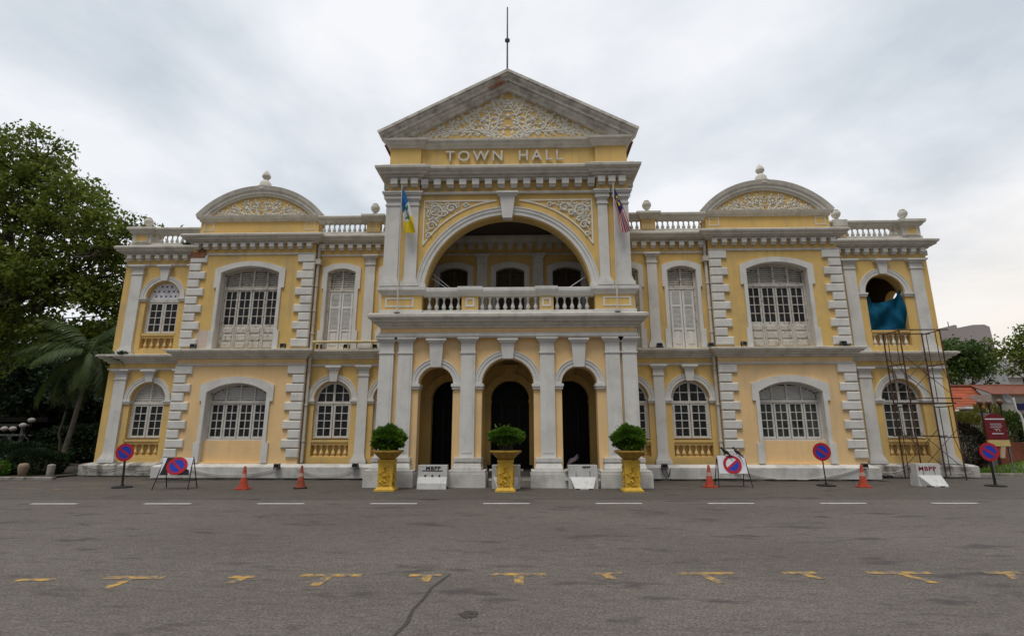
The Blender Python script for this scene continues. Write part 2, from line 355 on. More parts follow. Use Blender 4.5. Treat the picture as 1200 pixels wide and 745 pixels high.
# ---- walls
WT = .3
mainX = (2.22, 4.42, 6.66)
for part_name, z0, z1, m in (('ground_floor_wall', .48, 4.42, 'peach'), ('upper_floor_wall', 4.42, 9.3, 'yellow')):
    mb = MB()
    if z0 < 1:
        ops = [(s*x, .70, .74, 2.83, .69) for x in mainX[1:] for s in (-1, 1)]+[(x, .71, .48, 2.83, .70) for x in (-2.22, 0, 2.22)]
        wall(mb, -7.72, 7.72, z0, z1, YM, YM+WT, ops)
    else:
        ops = [(s*x, .57, 4.75, 7.80, .17) for x in mainX for s in (-1, 1)]+[(0, .57, 4.75, 7.8, .17)]
        wall(mb, -7.72, 7.72, z0, z1, YM, YM+WT, ops)
    hp(mb, part_name, 'yellow')
def cY(x, y): return x
for s in (-1, 1):
    mb = MB()                                                  # projecting bay: side cheeks are part of the bay walls
    a, b = sorted((s*7.7, s*BW))
    wall(mb, a, b, .48, 4.42, YB, YB+.55, [(s*10.19, 1.15, .57, 3.08, .36)])
    part(hp(mb, 'bay_wall', 'peach'), 'peach lower wall of the projecting bay')
    mb = MB()
    wall(mb, a, b, 4.42, 9.3, YB, YB+.55, [(s*10.19, 1.16, 4.70, 7.74, .28)])
    if s < 0: mb.box(-BW-.0, -BW+.3, YB+.55, YE+.3, .48, 9.3)
    else: mb.box(BW-.3, BW, YB+.55, YE+.3, .48, 9.3)
    hp(mb, 'bay_wall', 'yellow')
endc = {-1: (-14.5, .70, .94), 1: (15.04, .755, 1.02)}
for s in (-1, 1):
    a, b = sorted((s*(BW-.02), EL if s < 0 else ER)); cx, hw, ro = endc[s]
    mb = MB()
    wall(mb, a, b, .46, 4.42, YE, YE+.4, [(cx, hw, .68, 2.88, hw*.995)])
    wall(mb, a, b, 4.42, 9.3, YE, YE+.4, [(cx, hw, 4.92, 7.10, hw*.995)])
    hp(mb, 'wing_wall', 'yellow')
    # outer side wall
    mb = MB(); xa, xb = (EL, EL+.35) if s < 0 else (ER-.35, ER)
    if s < 0: mb.box(xa, xb, YE+.4, 16, .46, 9.3)
    else:
        mb.box(xa, xb, YE+.4, 16, .46, 5.3); mb.box(xa, xb, YE+.4, 5.25, 5.3, 9.3); mb.box(xa, xb, 6.15, 16, 5.3, 9.3); mb.box(xa, xb, 5.25, 6.15, 7.65, 9.3)
        for i in range(12):                                    # arched head of the side opening
            t0, t1 = PI*i/12, PI*(i+1)/12
            p = [(5.7-.45*math.cos(t0), 7.2+.45*math.sin(t0)), (5.7-.45*math.cos(t1), 7.2+.45*math.sin(t1))]
            mb.prism_yz([p[0], p[1], (p[1][0], 7.66), (p[0][0], 7.66)], xa, xb)
    hp(mb, 'side_wall', 'yellow')
mb = MB(); mb.box(EL, ER, 15.7, 16, .0, 9.3); hp(mb, 'rear_wall', 'yellow')
mb = MB(); mb.box(-16.2, 16.8, 4.3, 15.9, 9.0, 9.12); mb.box(-12.4, 12.4, 3.25, 4.3, 9.0, 9.12)            # roof deck, floors
mb.box(EL+.3, ER-.3, 4.3, 15.8, 4.45, 4.6); mb.box(-12.4, 12.4, 3.2, 4.3, 4.45, 4.6)
mb.box(13.05, 13.15, 4.3, 8.2, 4.6, 9.0); mb.box(13.15, 16.5, 8.1, 8.2, 4.6, 9.0)
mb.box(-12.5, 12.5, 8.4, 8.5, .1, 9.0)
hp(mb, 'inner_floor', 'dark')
mb = MB()
mb.add([(-11, 5, 9.4), (11, 5, 9.4), (11, 15.5, 9.4), (-11, 15.5, 9.4), (-6.5, 10, 12.3), (6.5, 10, 12.3)], [(0, 1, 5, 4), (1, 2, 5), (2, 3, 4, 5), (3, 0, 4), (3, 2, 1, 0)])
hp(mb, 'roof', 'roof')
# ---- plinths
PL = [(0, 0.045), (.26, .045), (.27, .42), (.20, .47), (.10, .50), (0, .52)]
for s in (-1, 1):
    mb = MB(); pth = [(-BW, YE), (-BW, YB), (-4.2, YB)] if s < 0 else [(4.2, YB), (BW, YB), (BW, YE)]
    mb.sweep(pth, PL); hp(mb, 'plinth', 'plinth')
for s in (-1, 1):
    mb = MB()
    pth = [(EL, 15.9), (EL, YE), (-BW-.27, YE)] if s < 0 else [(BW+.27, YE), (ER, YE), (ER, 15.9)]
    mb.sweep(pth, [(0, .03), (.30, .03), (.31, .40), (.22, .46), (0, .50)])
    part(hp(mb, 'plinth', 'old_plinth'), 'stained flaking plinth of the end wing')

# ---- cornices
UP = [(0, 8.94), (.10, 8.94), (.12, 8.99), (.20, 9.01), (.22, 9.05), (.30, 9.06), (.31, 9.12), (.35, 9.14), (.38, 9.19), (.385, 9.25), (.30, 9.30), (0, 9.36)]
LO = [(0, 4.35), (.06, 4.36), (.08, 4.42), (.16, 4.44), (.18, 4.50), (.28, 4.53), (.30, 4.58), (.36, 4.60), (.37, 4.665), (.30, 4.69), (0, 4.735)]
STR = [(0, -.04), (.03, -.04), (.05, 0), (.05, .03), (0, .05)]
def dentils(mb, x0, x1, y, z0, z1, sp, w, d):
    n = max(1, round((x1-x0)/sp)); 
    for i in range(n+1):
        x = x0+(x1-x0)*i/n; mb.box(x-w/2, x+w/2, y-d, y+.02, z0+.07, z1, 1); mb.box(x-w/2+.012, x+w/2-.012, y-d*.7, y+.02, z0, z0+.07, 1)
for s in (-1, 1):
    segs = [([(-7.72, YM), (-4.22, YM)], [(-7.45, -4.5, YM)], .385), ([(-BW, YE-.02), (-BW, YB), (-7.72, YB), (-7.72, YM+.02)], [(-12.4, -7.9, YB)], .385)]
    if s > 0: segs = [([(-p[0], p[1]) for p in pth[::-1]], [(-b, -a, y) for a, b, y in dl], sp) for pth, dl, sp in segs]
    segs.append(([(EL, 12), (EL, YE), (-BW-.03, YE)], [(EL+.2, -12.9, YE)], .375) if s < 0 else ([(BW+.03, YE), (ER, YE), (ER, 12)], [(12.95, ER-.2, YE)], .375))
    for k, (pth, dl, sp) in enumerate(segs):
        mb = MB(); mb.sweep(pth, UP)
        for a, b, y in dl: dentils(mb, a, b, y, 8.70, 8.935, sp, .19, .20)
        if k == 2:
            xs = EL if s < 0 else ER; sg = s
            for i in range(10): yy = YE+.2+i*.375; mb.box(min(xs, xs+sg*.2), max(xs, xs+sg*.2), yy-.09, yy+.09, 8.72, 8.935, 1)
        hp(mb, 'upper_cornice', ['stone', 'white'])
        mb = MB(); mb.sweep(pth, LO); hp(mb, 'lower_cornice', 'stone')
        mb = MB(); mb.sweep(pth, [(d, z+8.52) for d, z in STR]); hp(mb, 'string_course', 'white'); mb = MB(); mb.sweep(pth, [(d, z+4.12) for d, z in STR]); hp(mb, 'string_course', 'white')
# loggia back wall cornice (behind the big arch)
mb = MB(); mb.sweep([(-4.1, YM), (4.1, YM)], [(0, 8.94), (.15, 8.95), (.2, 9.06), (.3, 9.1), (.3, 9.2), (0, 9.25)]); dentils(mb, -3.9, 3.9, YM, 8.70, 8.935, .385, .2, .12)
mb.sweep([(-4.1, YM), (4.1, YM)], [(d, z+8.52) for d, z in STR]); hp(mb, 'loggia_cornice', ['stone', 'white'])

# ---- quoins
def quoin(x_edge, inner, z_top, z_bot, y, first_long=True, label=None):   # inner: direction in which the blocks run
    mb = MB(); z = z_top; i = 0
    while z > z_bot+.2:
        lg = (i % 2 == 0) == first_long; w = .63 if lg else .42
        a, b = sorted((x_edge-inner*.05, x_edge+inner*w)); zb = max(z-.305, z_bot)
        mb.cbox(a, b, y-.075, y+.03, zb, z, .03)
        ya = y+.03                                              # return face
        if abs(x_edge) > 8: mb.box(min(x_edge, x_edge-inner*.05), max(x_edge, x_edge-inner*.05), y+.03, y+(.5 if lg else .3), zb+.02, z-.02)
        z -= .336; i += 1
    return hp(mb, 'quoin', 'white')
for s in (-1, 1):
    quoin(s*BW, -s, 8.47, 4.74, YB); quoin(s*BW, -s, 4.07, .53, YB)
    quoin(s*7.72, s, 8.47, 4.74, YB); quoin(s*7.72, s, 4.07, .53, YB)

# ---- pilasters
def pilaster(mb, cx, w, y, z0, z1, cap=.40, base=.32, d=.09, strip=.05):
    h = w/2
    mb.box(cx-h, cx+h, y-d, y+.02, z0+base, z1-cap+.0)
    mb.box(cx-h-.03, cx+h+.03, y-d-.03, y+.02, z1-cap, z1-cap+.045)            # necking
    mb.box(cx-h-.004, cx+h+.004, y-d-.004, y+.02, z1-cap+.045, z1-.16)
    for i, (o, a, b) in enumerate(((.04, .16, .11), (.08, .11, .06), (.12, .06, .0))): mb.box(cx-h-o, cx+h+o, y-d-o, y+.02, z1-a, z1-b)
    if base:
        for o, a, b in ((.10, 0, .42), (.07, .42, .58), (.045, .58, .78), (.02, .78, 1.0)): mb.box(cx-h-o, cx+h+o, y-d-o, y+.02, z0+base*a, z0+base*b)
def keystone(mb, cx, w0, w1, z0, z1, y, d=.14):
    for q, (a, b) in enumerate(((z0, z1-.14),)):
        f = lambda z: (w0+(w1-w0)*(z-z0)/(z1-z0))/2
        mb.add([(cx-f(a), y-d*.8, a), (cx+f(a), y-d*.8, a), (cx+f(b), y-d, b), (cx-f(b), y-d, b), (cx-f(a), y+.1, a), (cx+f(a), y+.1, a), (cx+f(b), y+.1, b), (cx-f(b), y+.1, b)],
               [(0, 1, 2, 3), (7, 6, 5, 4), (0, 4, 5, 1), (1, 5, 6, 2), (2, 6, 7, 3), (3, 7, 4, 0)])
    mb.box(cx-w1/2-.04, cx+w1/2+.04, y-d-.04, y+.1, z1-.14, z1-.07); mb.box(cx-w1/2-.09, cx+w1/2+.09, y-d-.09, y+.1, z1-.07, z1)
for s in (-1, 1):
    for z0, z1, m in ((.52, 4.10, 0), (4.74, 8.49, 1)):
        mb = MB(); pilaster(mb, s*5.52, .38, YM, z0, z1); hp(mb, 'pilaster', 'white')
        for px in ([-15.68] if s < 0 else [13.72, 16.38]):
            mb = MB(); pilaster(mb, px, .46, YE, z0-.03, z1); hp(mb, 'pilaster', 'white')
        if s < 0: mb = MB(); pilaster(mb, -13.2, .44, YE, z0-.03, z1); hp(mb, 'pilaster', 'white')

# ---- balusters and balustrades
BP = [(.055, .0), (.055, .04), (.03, .06), (.035, .09), (.07, .2), (.075, .27), (.055, .38), (.03, .56), (.026, .72), (.034, .80), (.05, .83), (.05, .87), (.055, .9), (.055, 1.)]
def baluster_mesh(h, k=1., m='white', nm='baluster'):
    mb = MB(); mb.lathe(0, 0, [(r*k, z*h) for r, z in BP], 10); mb.box(-.07*k, .07*k, -.07*k, .07*k, 0, .05*h); mb.box(-.07*k, .07*k, -.07*k, .07*k, .94*h, h)
    o = mb.build(nm, m, None, True); me = o.data; bpy.data.objects.remove(o); return me
B_big = baluster_mesh(.49); B_roof = baluster_mesh(.40, .95, 'stone'); B_y = baluster_mesh(.44, .95, 'yellow'); B_y2 = baluster_mesh(.44, .95, 'cream_yellow'); B_w = baluster_mesh(.44, .95, 'relief'); B_c = baluster_mesh(.40, 1., 'cream_yellow')
def bals(me, xs, y, z, parent):
    for x in xs:
        o = bpy.data.objects.new('baluster', me); COL.objects.link(o); o.parent = parent; o.location = (x, y, z)
def lin(a, b, n): return [a+(b-a)*(i+.5)/n for i in range(n)]
RAIL = [(-.16, 9.85), (.02, 9.85), (.04, 9.90), (.10, 9.92), (.12, 10.0), (.18, 10.02), (.19, 10.09), (.14, 10.13), (-.16, 10.13)]
def panel_frame(mb, x0, x1, z0, z1, y, w=.045, d=.02, mi=1):
    mb.box(x0, x1, y-d, y+.01, z1-w, z1, mi); mb.box(x0, x1, y-d, y+.01, z0, z0+w, mi); mb.box(x0, x0+w, y-d+.001, y+.01, z0+w, z1-w, mi); mb.box(x1-w, x1, y-d+.001, y+.01, z0+w, z1-w, mi)
def finial_mesh(parent, x, y, z, kind):
    mb = MB()
    if kind == 'ball': mb.lathe(x, y, [(.17, z), (.17, z+.05), (.08, z+.08), (.06, z+.14), (.12, z+.19), (.17, z+.27), (.18, z+.36), (.15, z+.44), (.10, z+.46), (.11, z+.50), (.05, z+.55)], 14)
    else:
        mb.lathe(x, y, [(.29, z-.1), (.29, z+.08), (.23, z+.10), (.22, z+.26), (.15, z+.34), (.12, z+.37), (.08, z+.42), (.12, z+.46), (.175, z+.54), (.165, z+.60), (.11, z+.72), (.03, z+.82)], 12)
    return mb.build('finial', 'stone', parent, True)
for s in (-1, 1):
    y = YM-.1
    mb = MB(); a, b = sorted((s*4.25, s*7.7))
    mb.sweep([(a, y), (b, y)], RAIL); mb.box(a, b, y-.06, y+.14, 9.30, 9.46)
    bal = hp(mb, 'balustrade', 'stone')
    x0, x1 = sorted((s*5.74, s*7.60)); bals(B_roof, lin(x0, x1, 9), y+.04, 9.455, bal)
    x0, x1 = sorted((s*4.30, s*5.14)); bals(B_roof, lin(x0, x1, 4), y+.04, 9.455, bal)
    mb = MB(); mb.box(s*5.46-.27, s*5.46+.27, y-.10, y+.16, 9.46, 9.88); panel_frame(mb, s*5.46-.14, s*5.46+.14, 9.53, 9.83, y-.10, .03, .012)
    mb.sweep([(s*5.46-.27, y+.1), (s*5.46-.27, y-.1), (s*5.46+.27, y-.1), (s*5.46+.27, y+.1)], [(-.1, 9.86), (.03, 9.86), (.11, 9.94), (.2, 10.04), (.2, 10.12), (.1, 10.155), (-.1, 10.155)], 1)
    hp(mb, 'parapet_pedestal', ['yellow', 'stone'])
    finial_mesh(hall, s*5.46, y, 10.15, 'ball')
    # end wing parapet
    y = YE-.1; cx0, cx1 = (-16.07, -15.24) if s < 0 else (16.0, 16.72)
    mb = MB(); pth = [(EL+.15, 11), (EL+.15, y), (-12.7, y)] if s < 0 else [(12.7, y), (ER-.15, y), (ER-.15, 11)]
    mb.sweep(pth, RAIL); mb.sweep(pth, [(-.14, 9.30), (.06, 9.30), (.06, 9.46), (-.14, 9.46)])
    bal = hp(mb, 'balustrade', 'stone')
    x0, x1 = (-15.2, -13.0) if s < 0 else (13.75, 15.95); bals(B_roof, lin(x0, x1, 10), y+.04, 9.455, bal)
    mb = MB(); mb.box(cx0, cx1, y-.10, y+.55, 9.46, 9.86, 1); mb.box(cx0+.16, cx1-.16, y-.115, y, 9.5, 9.84)
    panel_frame(mb, cx0+.14, cx1-.14, 9.49, 9.85, y-.118, .035, .01)
    mb.sweep([(cx0, y+.5), (cx0, y-.1), (cx1, y-.1), (cx1, y+.5)], [(-.1, 9.86), (.03, 9.86), (.10, 9.94), (.18, 10.02), (.18, 10.12), (.1, 10.155), (-.1, 10.155)], 1)
    hp(mb, 'parapet_pedestal', ['yellow', 'stone'])
    finial_mesh(hall, -15.62 if s < 0 else 16.28, y+.1, 10.15, 'ball')
    if s > 0:
        mb = MB(); mb.box(13.3, 13.72, y-.1, y+.3, 9.46, 9.9); mb.box(13.2, 13.8, y-.2, y+.3, 9.86, 10.15, 1); hp(mb, 'parapet_pedestal', ['yellow', 'stone']); finial_mesh(hall, 13.52, y+.05, 10.15, 'ball')

# ---- stucco leaf relief
def leaf(mb, x, z, a, ln, w, y, h):
    ca, sa = math.cos(a), math.sin(a)
    P = lambda u, v, d: (x+ca*u*ln-sa*v*w, y-d, z+sa*u*ln+ca*v*w)
    mb.add([P(0, 0, .004), P(.4, .5, .004), P(1, .12, .004), P(.4, -.5, .004), P(.42, 0, h)], [(0, 4, 1), (1, 4, 2), (2, 4, 3), (3, 4, 0)])
def vine(mb, pts, y, r=.03, sp=.06, ln=.17, w=.085, taper=True, rnd=random):
    P = [Vector((p[0], 0, p[1])) for p in pts]; Q = []
    for i in range(len(P)-1):                                # Catmull-Rom
        p0, p1, p2, p3 = P[max(i-1, 0)], P[i], P[i+1], P[min(i+2, len(P)-1)]
        for k in range(6):
            t = k/6; Q.append(.5*((2*p1)+(p2-p0)*t+(2*p0-5*p1+4*p2-p3)*t*t+(3*p1-p0-3*p2+p3)*t**3))
    Q.append(P[-1]); n = len(Q)
    mb.tube([(q.x, y-.01, q.z) for q in Q], [r*(1-.65*i/n) if taper else r for i in range(n)], 6)
    acc = 0; side = 1
    for i in range(1, n):
        d = Q[i]-Q[i-1]; acc += d.length
        if acc > sp:
            acc = 0; side = -side; a = math.atan2(d.z, d.x)+side*rnd.uniform(.6, 1.05)
            leaf(mb, Q[i].x, Q[i].z, a, ln*rnd.uniform(.8, 1.3), w, y, .05)
def flower(mb, x, z, r, y):
    for k in range(6): leaf(mb, x, z, k*PI/3+.3, r, r*.7, y, .05)
    mb.arc(x, z, [(.001, y-.06), (r*.28, y-.05), (r*.28, y)], 0, 2*PI, 8)
def mirrored(build, x0):
    mb = MB(); build(mb); vs = list(mb.v); fs = list(mb.f); ms = list(mb.m); b = len(vs)
    mb.v += [(2*x0-x, y, z) for x, y, z in vs]; mb.f += [tuple(b+i for i in f[::-1]) for f in fs]; mb.m += ms
    return mb

# ---- segmental pediments over the bays
PY = YB+.2
for s in (-1, 1):
    cx = s*10.16; hwid = 2.42
    mb = MB(); mb.box(cx-hwid, cx+hwid, PY, PY+.4, 9.2, 10.0)
    for k in (-1, 1): panel_frame(mb, cx+k*2.08-.2, cx+k*2.08+.2, 9.60, 9.96, PY, .035, .014)
    mb.prism([(cx-2.3, 10.15), (cx+2.3, 10.15)]+[(p[0], p[1]) for p in headpts(cx, 2.3, 10.15, 1.02, 24)[::-1]], PY+.02, PY+.35)
    hp(mb, 'attic_wall', ['yellow', 'white'])
    mb = MB()
    mb.sweep([(cx-hwid, PY+.4), (cx-hwid, PY), (cx+hwid, PY), (cx+hwid, PY+.4)], [(-.1, 9.98), (.04, 9.98), (.06, 10.05), (.12, 10.08), (.15, 10.16), (.16, 10.2), (-.1, 10.22)])
    Rr = 3.33; cz = 11.48-Rr; aa = math.asin(2.6/Rr)
    mb.arc(cx, cz, [(Rr-.40, PY+.3), (Rr-.40, PY-.05), (Rr-.31, PY-.06), (Rr-.30, PY-.10), (Rr-.18, PY-.11), (Rr-.16, PY-.15), (Rr-.04, PY-.18), (Rr, PY-.19), (Rr+.02, PY+.35)], PI/2-aa, PI/2+aa, 40)
    hp(mb, 'segmental_pediment', 'stone')
    rr = random.Random(5)
    def bld(mb, cx=cx, rr=rr):
        y = PY+.02
        vine(mb, [(cx+.08, 10.28), (cx+.22, 10.5), (cx+.15, 10.75), (cx+.32, 10.85)], y, rnd=rr)
        vine(mb, [(cx+.25, 10.28), (cx+.5, 10.45), (cx+.45, 10.7), (cx+.65, 10.8), (cx+.78, 10.66)], y, rnd=rr)
        vine(mb, [(cx+.45, 10.3), (cx+.8, 10.36), (cx+1.0, 10.55), (cx+1.2, 10.6), (cx+1.25, 10.45)], y, rnd=rr)
        vine(mb, [(cx+.9, 10.28), (cx+1.3, 10.33), (cx+1.55, 10.38), (cx+1.85, 10.28)], y, rnd=rr)
        flower(mb, cx+.62, 10.55, .15, y); flower(mb, cx+1.12, 10.42, .12, y); flower(mb, cx+.3, 10.62, .12, y)
        for _ in range(120):
            x = rr.uniform(.05, 2.0); z = rr.uniform(10.26, 11.0)
            if z < 10.24+.72*(1-(x/2.1)**2): leaf(mb, cx+x, z, rr.uniform(0, 6.3), rr.uniform(.09, .16), .06, y, .05)
    mb = mirrored(bld, cx); hp(mb, 'relief', 'relief')
    finial_mesh(hall, cx, PY+.1, 11.46, 'bud')
    mb = MB(); mb.box(cx-hwid+.1, cx+hwid-.1, PY+.4, PY+.9, 9.2, 10.1); hp(mb, 'attic_roof', 'roof')

# ---- windows
def bars(mb, x0, x1, z0, z1, y, nx, nz, fw=.06, mw=.028, d=.05, mi=0, skip=()):
    mb.box(x0, x0+fw, y, y+d, z0, z1, mi); mb.box(x1-fw, x1, y, y+d, z0, z1, mi)
    mb.box(x0+fw, x1-fw, y, y+d, z0, z0+fw*1.2, mi); mb.box(x0+fw, x1-fw, y, y+d, z1-fw, z1, mi)
    for i in range(1, nx): x = x0+fw+(x1-x0-2*fw)*i/nx; mb.box(x-mw/2, x+mw/2, y+.006, y+d-.006, z0+fw*1.2, z1-fw, mi)
    for j in range(1, nz): z = z0+fw*1.2+(z1-z0-2.2*fw)*j/nz; mb.box(x0+fw, x1-fw, y+.010, y+d-.010, z-mw/2, z+mw/2, mi)
def louvre(mb, cx, hw, zs, rise, x0, x1, z0, y, sp=.075, top=None):      # slats between x0..x1 below the arch head
    z = z0+.02; top = top or zs+rise
    while z < top-.05:
        w = headw(z+.06, hw, zs, rise); a, b = max(x0, cx-w), min(x1, cx+w)
        if b-a > .05:
            mb.add([(a, y, z), (b, y, z), (b, y+.05, z+sp*.9), (a, y+.05, z+sp*.9), (a, y+.012, z-.004), (b, y+.012, z-.004), (b, y+.062, z+sp*.9), (a, y+.062, z+sp*.9)],
                   [(0, 1, 2, 3), (7, 6, 5, 4), (0, 4, 5, 1), (1, 5, 6, 2), (2, 6, 7, 3), (3, 7, 4, 0)])
        z += sp
def arch_back(mb, cx, hw, z0, zs, rise, y, mi=0):
    pts = [(cx+hw, z0), (cx-hw, z0)]+headpts(cx, hw, zs, rise, 20); mb.add([(x, y, z) for x, z in pts], [tuple(range(len(pts)))], mi)
def head_frame(mb, cx, hw, zs, rise, y, w=.07, d=.06, mi=0):
    Rr = (hw*hw+rise*rise)/(2*rise); cz = zs+rise-Rr; a = PI/2 if rise >= hw*.99 else math.asin(hw/Rr)
    mb.arc(cx, cz, [(Rr-w, y+d), (Rr-w, y), (Rr, y), (Rr, y+d)], PI/2-a, PI/2+a, 24, mi)
def surround(cx, hw_in, hw_up, hw_lo, z0, zsh, ztop_c, rise, zs_in, rise_in, y, ear=None, parent=hall, m='white'):
    mb = MB(); d = .06
    out_pts = headpts(cx, hw_up, ztop_c, rise, 16); in_pts = headpts(cx, hw_in, zs_in, rise_in, 16)
    in_pts[0] = (cx-hw_in, zs_in); in_pts[-1] = (cx+hw_in, zs_in)
    for i in range(16):
        mb.prism([in_pts[i], in_pts[i+1], out_pts[i+1], out_pts[i]], y-d, y+.02)
    for k in (-1, 1):
        a, b = sorted((cx+k*hw_in, cx+k*hw_up)); mb.box(a, b, y-d, y+.02, zsh, zs_in+.0)
        pts = [(cx+k*hw_in, zs_in), (cx+k*hw_up, zs_in), (cx+k*hw_up, ztop_c)]; mb.prism(pts, y-d, y+.02)
        a, b = sorted((cx+k*hw_in, cx+k*hw_lo)); zl = z0+.72 if ear else z0
        mb.box(a, b, y-d, y+.02, zl, zsh)
        if ear: a, b = sorted((cx+k*hw_in, cx+k*ear)); mb.box(a, b, y-d-.012, y+.02, z0, zl)
    yr = y+.12 if hw_in < .8 else y+.23                      # painted reveal lining the opening
    for k in (-1, 1): a, b = sorted((cx+k*(hw_in-.014), cx+k*hw_in)); mb.box(a, b, y-.05, yr, z0+.01, zs_in)
    Rr = (hw_in**2+rise_in**2)/(2*rise_in); aa = math.asin(hw_in/Rr); mb.arc(cx, zs_in+rise_in-Rr, [(Rr-.014, y-.05), (Rr-.014, yr), (Rr+.001, yr), (Rr+.001, y-.05)], PI/2-aa, PI/2+aa, 20)
    return mb.build('window_surround', m, parent)

def leaves4(mb, gb, cx, hw, z0, z1, y, nz=4, gm=0):             # four glazed casement leaves of 2 x nz panes
    w = 2*hw/4
    for k in range(4):
        a = cx-hw+w*k
        bars(mb, a+.012, a+w-.012, z0, z1, y, 2, nz, .062, .03)
    gb.box(cx-hw+.04, cx+hw-.04, y+.025, y+.03, z0+.03, z1-.03, gm)
for s in (-1, 1):
    cx = s*10.19
    # upper bay door-window
    surround(cx, 1.16, 1.39, 1.28, 4.72, 7.13, 7.90, .31, 7.74, .28, YB, 1.36)
    mb = MB(); gb = MB(); pb = MB(); y = YB+.28
    head_frame(mb, cx, 1.16, 7.74, .28, y-.03, .09, .1); mb.box(cx-1.16, cx-1.09, y-.03, y+.09, 4.72, 7.74); mb.box(cx+1.09, cx+1.16, y-.03, y+.09, 4.72, 7.74)
    mb.box(cx-1.09, cx+1.09, y-.03, y+.08, 7.12, 7.24)
    for k in (-1, 0, 1): mb.box(cx+k*.55-.035, cx+k*.55+.035, y, y+.07, 7.24, 7.93)
    for k in range(4): louvre(pb, cx, 1.08, 7.70, .26, cx-1.09+k*.545+.04, cx-1.09+(k+1)*.545-.04, 7.25, y+.02, .085)
    leaves4(mb, gb, cx, 1.09, 5.66, 7.12, y)
    mb.box(cx-1.09, cx+1.09, y+.0, y+.06, 4.72, 5.66)
    for k in range(4):
        a = cx-1.09+.545*k
        for zz0, zz1 in ((4.80, 5.03), (5.10, 5.33), (5.40, 5.60)): mb.cbox(a+.08, a+.465, y-.03, y+.01, zz0, zz1, .02)
        mb.box(a+.005, a+.055, y-.022, y+.0, 4.73, 5.65); mb.box(a+.49, a+.54, y-.022, y+.0, 4.73, 5.65)
    gb.box(cx-1.1, cx+1.1, y+.085, y+.09, 7.2, 8.02)
    w = hp(mb, 'window', 'oldwood'); pb.build('louvre', 'oldwood', w); gb.build('pane', 'glass', w); part(w, 'peeling tall window doors of the projecting bay')
    # lower bay window
    surround(cx, 1.15, 1.39, 1.28, .55, 2.76, 3.36, .31, 3.08, .36, YB, 1.38)
    mb = MB(); gb = MB(); pb = MB(); y = YB+.26
    head_frame(mb, cx, 1.15, 3.08, .36, y-.03, .08, .1); mb.box(cx-1.15, cx-1.08, y-.03, y+.09, 1.40, 3.08); mb.box(cx+1.08, cx+1.15, y-.03, y+.09, 1.40, 3.08)
    mb.box(cx-1.08, cx+1.08, y-.03, y+.08, 2.70, 2.80)
    mb.box(cx-1.18, cx+1.18, y-.08, y+.1, 1.33, 1.40)
    for k in (-1, 0, 1): mb.box(cx+k*.54-.03, cx+k*.54+.03, y, y+.07, 2.8, 3.4)
    for k in range(4): louvre(pb, cx, 1.07, 3.03, .35, cx-1.08+k*.54+.035, cx-1.08+(k+1)*.54-.035, 2.81, y+.02, .07)
    leaves4(mb, gb, cx, 1.08, 1.41, 2.70, y)
    gb.box(cx-1.1, cx+1.1, y+.085, y+.09, 2.7, 3.44)
    w = hp(mb, 'window', 'wood'); pb.build('louvre', 'shutter', w); gb.build('pane', 'glass' if s < 0 else 'glass_green', w)
    mb = MB(); mb.box(cx-1.15, cx+1.15, YB+.13, YB+.5, .55, 1.335); hp(mb, 'apron_panel', 'peach')
# upper middle shuttered doors (and the row behind the loggia)
for x in [s*q for q in mainX for s in (-1, 1)]+[0]:
    surround(x, .57, .76, .69, 4.74, 7.13, 7.99, .19, 7.80, .17, YM, .77)
    mb = MB(); pb = MB(); y = YM+.14
    head_frame(mb, x, .57, 7.80, .17, y-.02, .07, .1); mb.box(x-.57, x-.47, y-.02, y+.09, 4.74, 7.80); mb.box(x+.47, x+.57, y-.02, y+.09, 4.74, 7.80)
    mb.box(x-.47, x+.47, y-.02, y+.08, 7.05, 7.17); mb.box(x-.03, x+.03, y-.005, y+.08, 7.17, 7.92)
    mb.box(x-.47, x+.47, y+.09, y+.1, 4.74, 7.9, 1)
    for k in (-1, 1): a, b = sorted((x+k*.03, x+k*.46)); louvre(pb, x, .5, 7.76, .16, a+.01, b-.01, 7.18, y+.015, .085)
    dark = abs(x) < 3; w = hp(mb, 'window', ['shaded_brown_wood' if dark else 'oldwood', 'dark']); pb.build('louvre', 'shaded_brown_wood' if dark else 'oldwood', w)  # windows behind the big arch take the shade-darkened wood
    for k in (-1, 1):
        sb = MB(); a, b = sorted((x+k*.012, x+k*.455))
        if dark: bars(sb, a, b, 4.76, 7.04, y, 1, 1, .07); louvre(sb, x, 2, 9, .2, a+.07, b-.07, 4.85, y+.0, .085, 7.0)
        else:
            sb.box(a, b, y+.03, y+.06, 4.76, 7.04); bars(sb, a, b, 4.76, 7.04, y, 1, 1, .075, .03, .03)
            for zc in (5.50, 6.42): sb.box(a+.075, b-.075, y, y+.03, zc-.04, zc+.04)
            louvre(sb, x, 2, 9, .2, a+.085, b-.085, 5.56, y+.004, .05, 6.38); louvre(sb, x, 2, 9, .2, a+.085, b-.085, 6.48, y+.004, .05, 6.96)
            sb.cbox(a+.11, b-.11, y+.01, y+.04, 4.9, 5.4, .02)
        sb.build('shutter', 'shaded_brown_wood' if dark else 'shutter', w)
for x in (-1.1, 1.1):
    mb = MB(); pilaster(mb, x, .40, YM, 4.74, 8.49); hp(mb, 'pilaster', 'white')

